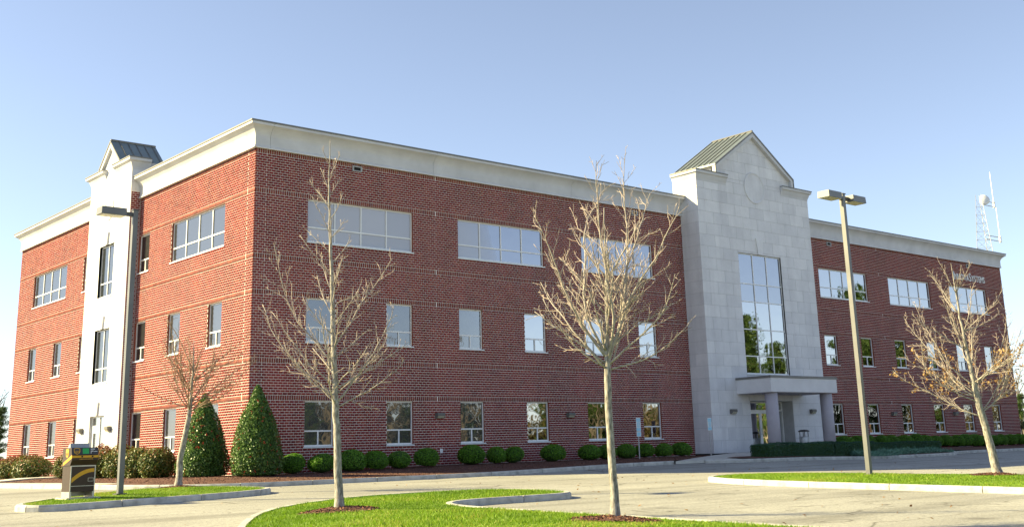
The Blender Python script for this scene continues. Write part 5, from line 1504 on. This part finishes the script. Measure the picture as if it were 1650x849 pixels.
def pine_mesh(seed, H):
    rs = np.random.RandomState(seed); mbT = MB()
    tr, rd = grow(mbT, Vector((0, 0, -.3)), Vector((0, 0, 1)), H * .95, H * .016, H * .004, 9, rs, .02, .02, 8)
    Ps, Ns = [], []
    for i in range(34):
        t = .32 + .66 * i / 33; f = min(8.98, t * 9); j = int(f); q = tr[j].lerp(tr[j + 1], f - j); a = i * 2.4 + rs.uniform(-.5, .5)
        L = H * .19 * (1.15 - .85 * ((t - .32) / .66) ** 1.3) * rs.uniform(.7, 1.15); l = math.radians(rs.uniform(-4, 30))
        pts, rad = grow(mbT, q, Vector((math.cos(a) * math.cos(l), math.sin(a) * math.cos(l), math.sin(l))), L, H * .004, H * .0012, 4, rs, .1, .05, 4)
        for k in range(5):
            c = pts[1 + int(rs.rand() * 3.99)] + Vector(rs.normal(size=3)) * .2; m = 95; d = sphere_dirs(m, rs)
            Ps.append(np.array(c)[None] + d * rs.uniform(.2, 1, (m, 1)) * H * .06 * np.array([1, 1, .6])); Ns.append(d)
    P, N = np.concatenate(Ps), np.concatenate(Ns); n = len(P)
    V, F = leaf_quads(P, N, rs.uniform(.10, .24, n) * H / 20, rs, .35, .7)
    a = mbT.mesh('trunk', True); a.materials.append(MATS['pine_bark'])
    b = np_mesh('crown', V, F, np.repeat(np.clip(.5 + .25 * rs.normal(size=n), 0, 1), 4)); b.materials.append(MATS['pine_needle'])
    return a, b
wm = [wood_tree_mesh(s, 13, 4.6) for s in (1, 2, 3)]
pm = [pine_mesh(s, 20) for s in (4, 5)]
def far_tree(kind, i, x, y, s, label, group):
    a, b = (wm[i % 3] if kind == 'bare' else pm[i % 2])
    r = empty('distant_bare_tree' if kind == 'bare' else 'pine_tree', (x, y, Zp(x, y) - .1)); tag(r, label, 'tree', group)
    for nm, me in (('trunk', a), ('crown', b)):
        o = link(nm, me, None, r)
    r.rotation_euler = (0, 0, i * 1.9); r.scale = (s, s, s)
GL = 'bare trees behind the left end'
far_tree('bare', 2, 11.4, 69, .66, 'bare tree half hidden behind the left end wall', GL)
far_tree('bare', 1, 7.6, 61, .58, 'small bare tree low beyond the far left end', GL)
far_tree('pine', 1, 9.6, 63, .30, 'dull evergreen among the bare trees at the left edge', 'evergreens at the picture edges')
far_tree('bare', 0, 9.0, 66, .68, 'bare tree far behind the left end of the building', GL)
far_tree('bare', 1, 12.0, 84, .85, 'taller grey bare tree far behind the left end wall', GL)
far_tree('bare', 2, 5.5, 58, .60, 'bare tree at the very left edge of the picture', GL)
far_tree('pine', 0, 4.2, 46, .20, 'dark evergreen low at the left edge behind the bushes', 'evergreens at the picture edges')
far_tree('pine', 1, 78.5, 8.6, .235, 'dark evergreen just past the right end of the building', 'evergreens at the picture edges')
far_tree('pine', 0, 82.5, 8.0, .22, 'second dark evergreen past the right end of the building', 'evergreens at the picture edges')
far_tree('bare', 1, 97, 17.5, .62, 'bare tree beyond the right end of the building', 'bare trees past the right end')
GP = 'pine trees across the lot'; LP_ = 'tall pine across the lot, mirrored in the right hand windows'
for i, (x, y, s) in enumerate([(102.5, -60, 1.0), (106, -62, .95), (108.5, -59, .8), (100, -64, 1.05), (131, -58, 1.3), (134.5, -61, 1.25), (138, -59, 1.2), (143, -63, 1.1), (148, -60, 1.2), (118, -72, .85), (160, -62, .8)]):
    far_tree('pine', i, x, y, s, LP_, GP)
GW = 'bare woodland trees across the lot'; LW_ = 'bare woodland tree across the lot, mirrored in the front windows'
for i in range(40):
    x = 30 + i * 2.7 + rnd.uniform(-1.5, 1.5); y = -84 - rnd.uniform(0, 22) + max(0, x - 80) * .3
    far_tree('bare', i, x, y, rnd.uniform(1.15, 1.65), LW_, GW)
GS = 'low evergreens at the wood edge'; LS_ = 'low evergreen at the wood edge, mirrored in the ground floor windows'
for i in range(44):
    x = 38 + i * 2.9 + rnd.uniform(-1.2, 1.2); y = -92 - rnd.uniform(0, 9) + max(0, x - 80) * .3
    far_tree('pine', i, x, y, rnd.uniform(.42, .68), LS_, GS)
for i in range(14):
    far_tree('bare', i, -46 - rnd.uniform(0, 14), 22 + i * 6.5, rnd.uniform(.6, .9), 'bare tree beyond the drive, mirrored in the side windows', 'bare trees beyond the side drive')
rs = np.random.RandomState(91); n = 70000
X = rs.uniform(30, 190, n); Y = -98 + np.maximum(0, X - 80) * .3 + rs.normal(size=n) * 1.6; Hh = 8.2 + 1.8 * np.sin(X * .31) + 1.1 * np.sin(X * .83 + 1)
Z = -2.2 + rs.rand(n) ** .8 * Hh
V, F = leaf_quads(np.stack([X, Y, Z], 1), sphere_dirs(n, rs), rs.uniform(.15, .38, n), rs, .5, .6)
o = link('woodland_thicket', np_mesh('woodland_thicket', V, F, np.repeat(np.clip(rs.rand(n) * .9, 0, 1), 4)), 'thicket_leaf'); tag(o, 'brown and green thicket along the wood edge across the lot', 'thicket', kind='stuff')
# a right hand tree whose branches reach into the picture
rs0 = np.random.RandomState(77); L5 = []
for i in range(20):
    az = IR + i * 137.5 + rs0.uniform(-20, 20); t = (i % 8) / 7
    L5.append((.37 + .5 * t, az, 15 + 40 * rs0.rand() + 16 * t, 2.8 * rs0.uniform(.7, 1.05) * (1 - .5 * t), .03 - .012 * t))
L5 += [(.4, IR + 180, 30, 2.6, .03), (.5, IR + 176, 40, 2.6, .03)]
zz = ISLZ['right_island'](10.3, -28.6)
bare_tree('bare_tree', (10.3, -28.6, zz), 'bare tree outside the right edge reaching twigs into the picture', 41,
          [tp(0, 0), tp(.05, 1.8), tp(.1, 3.2), tp(.1, 5.6)], [.12, .09, .06, .007], L5, GT, twmat='brown_twig')
print('PANELS', PANEL_N)
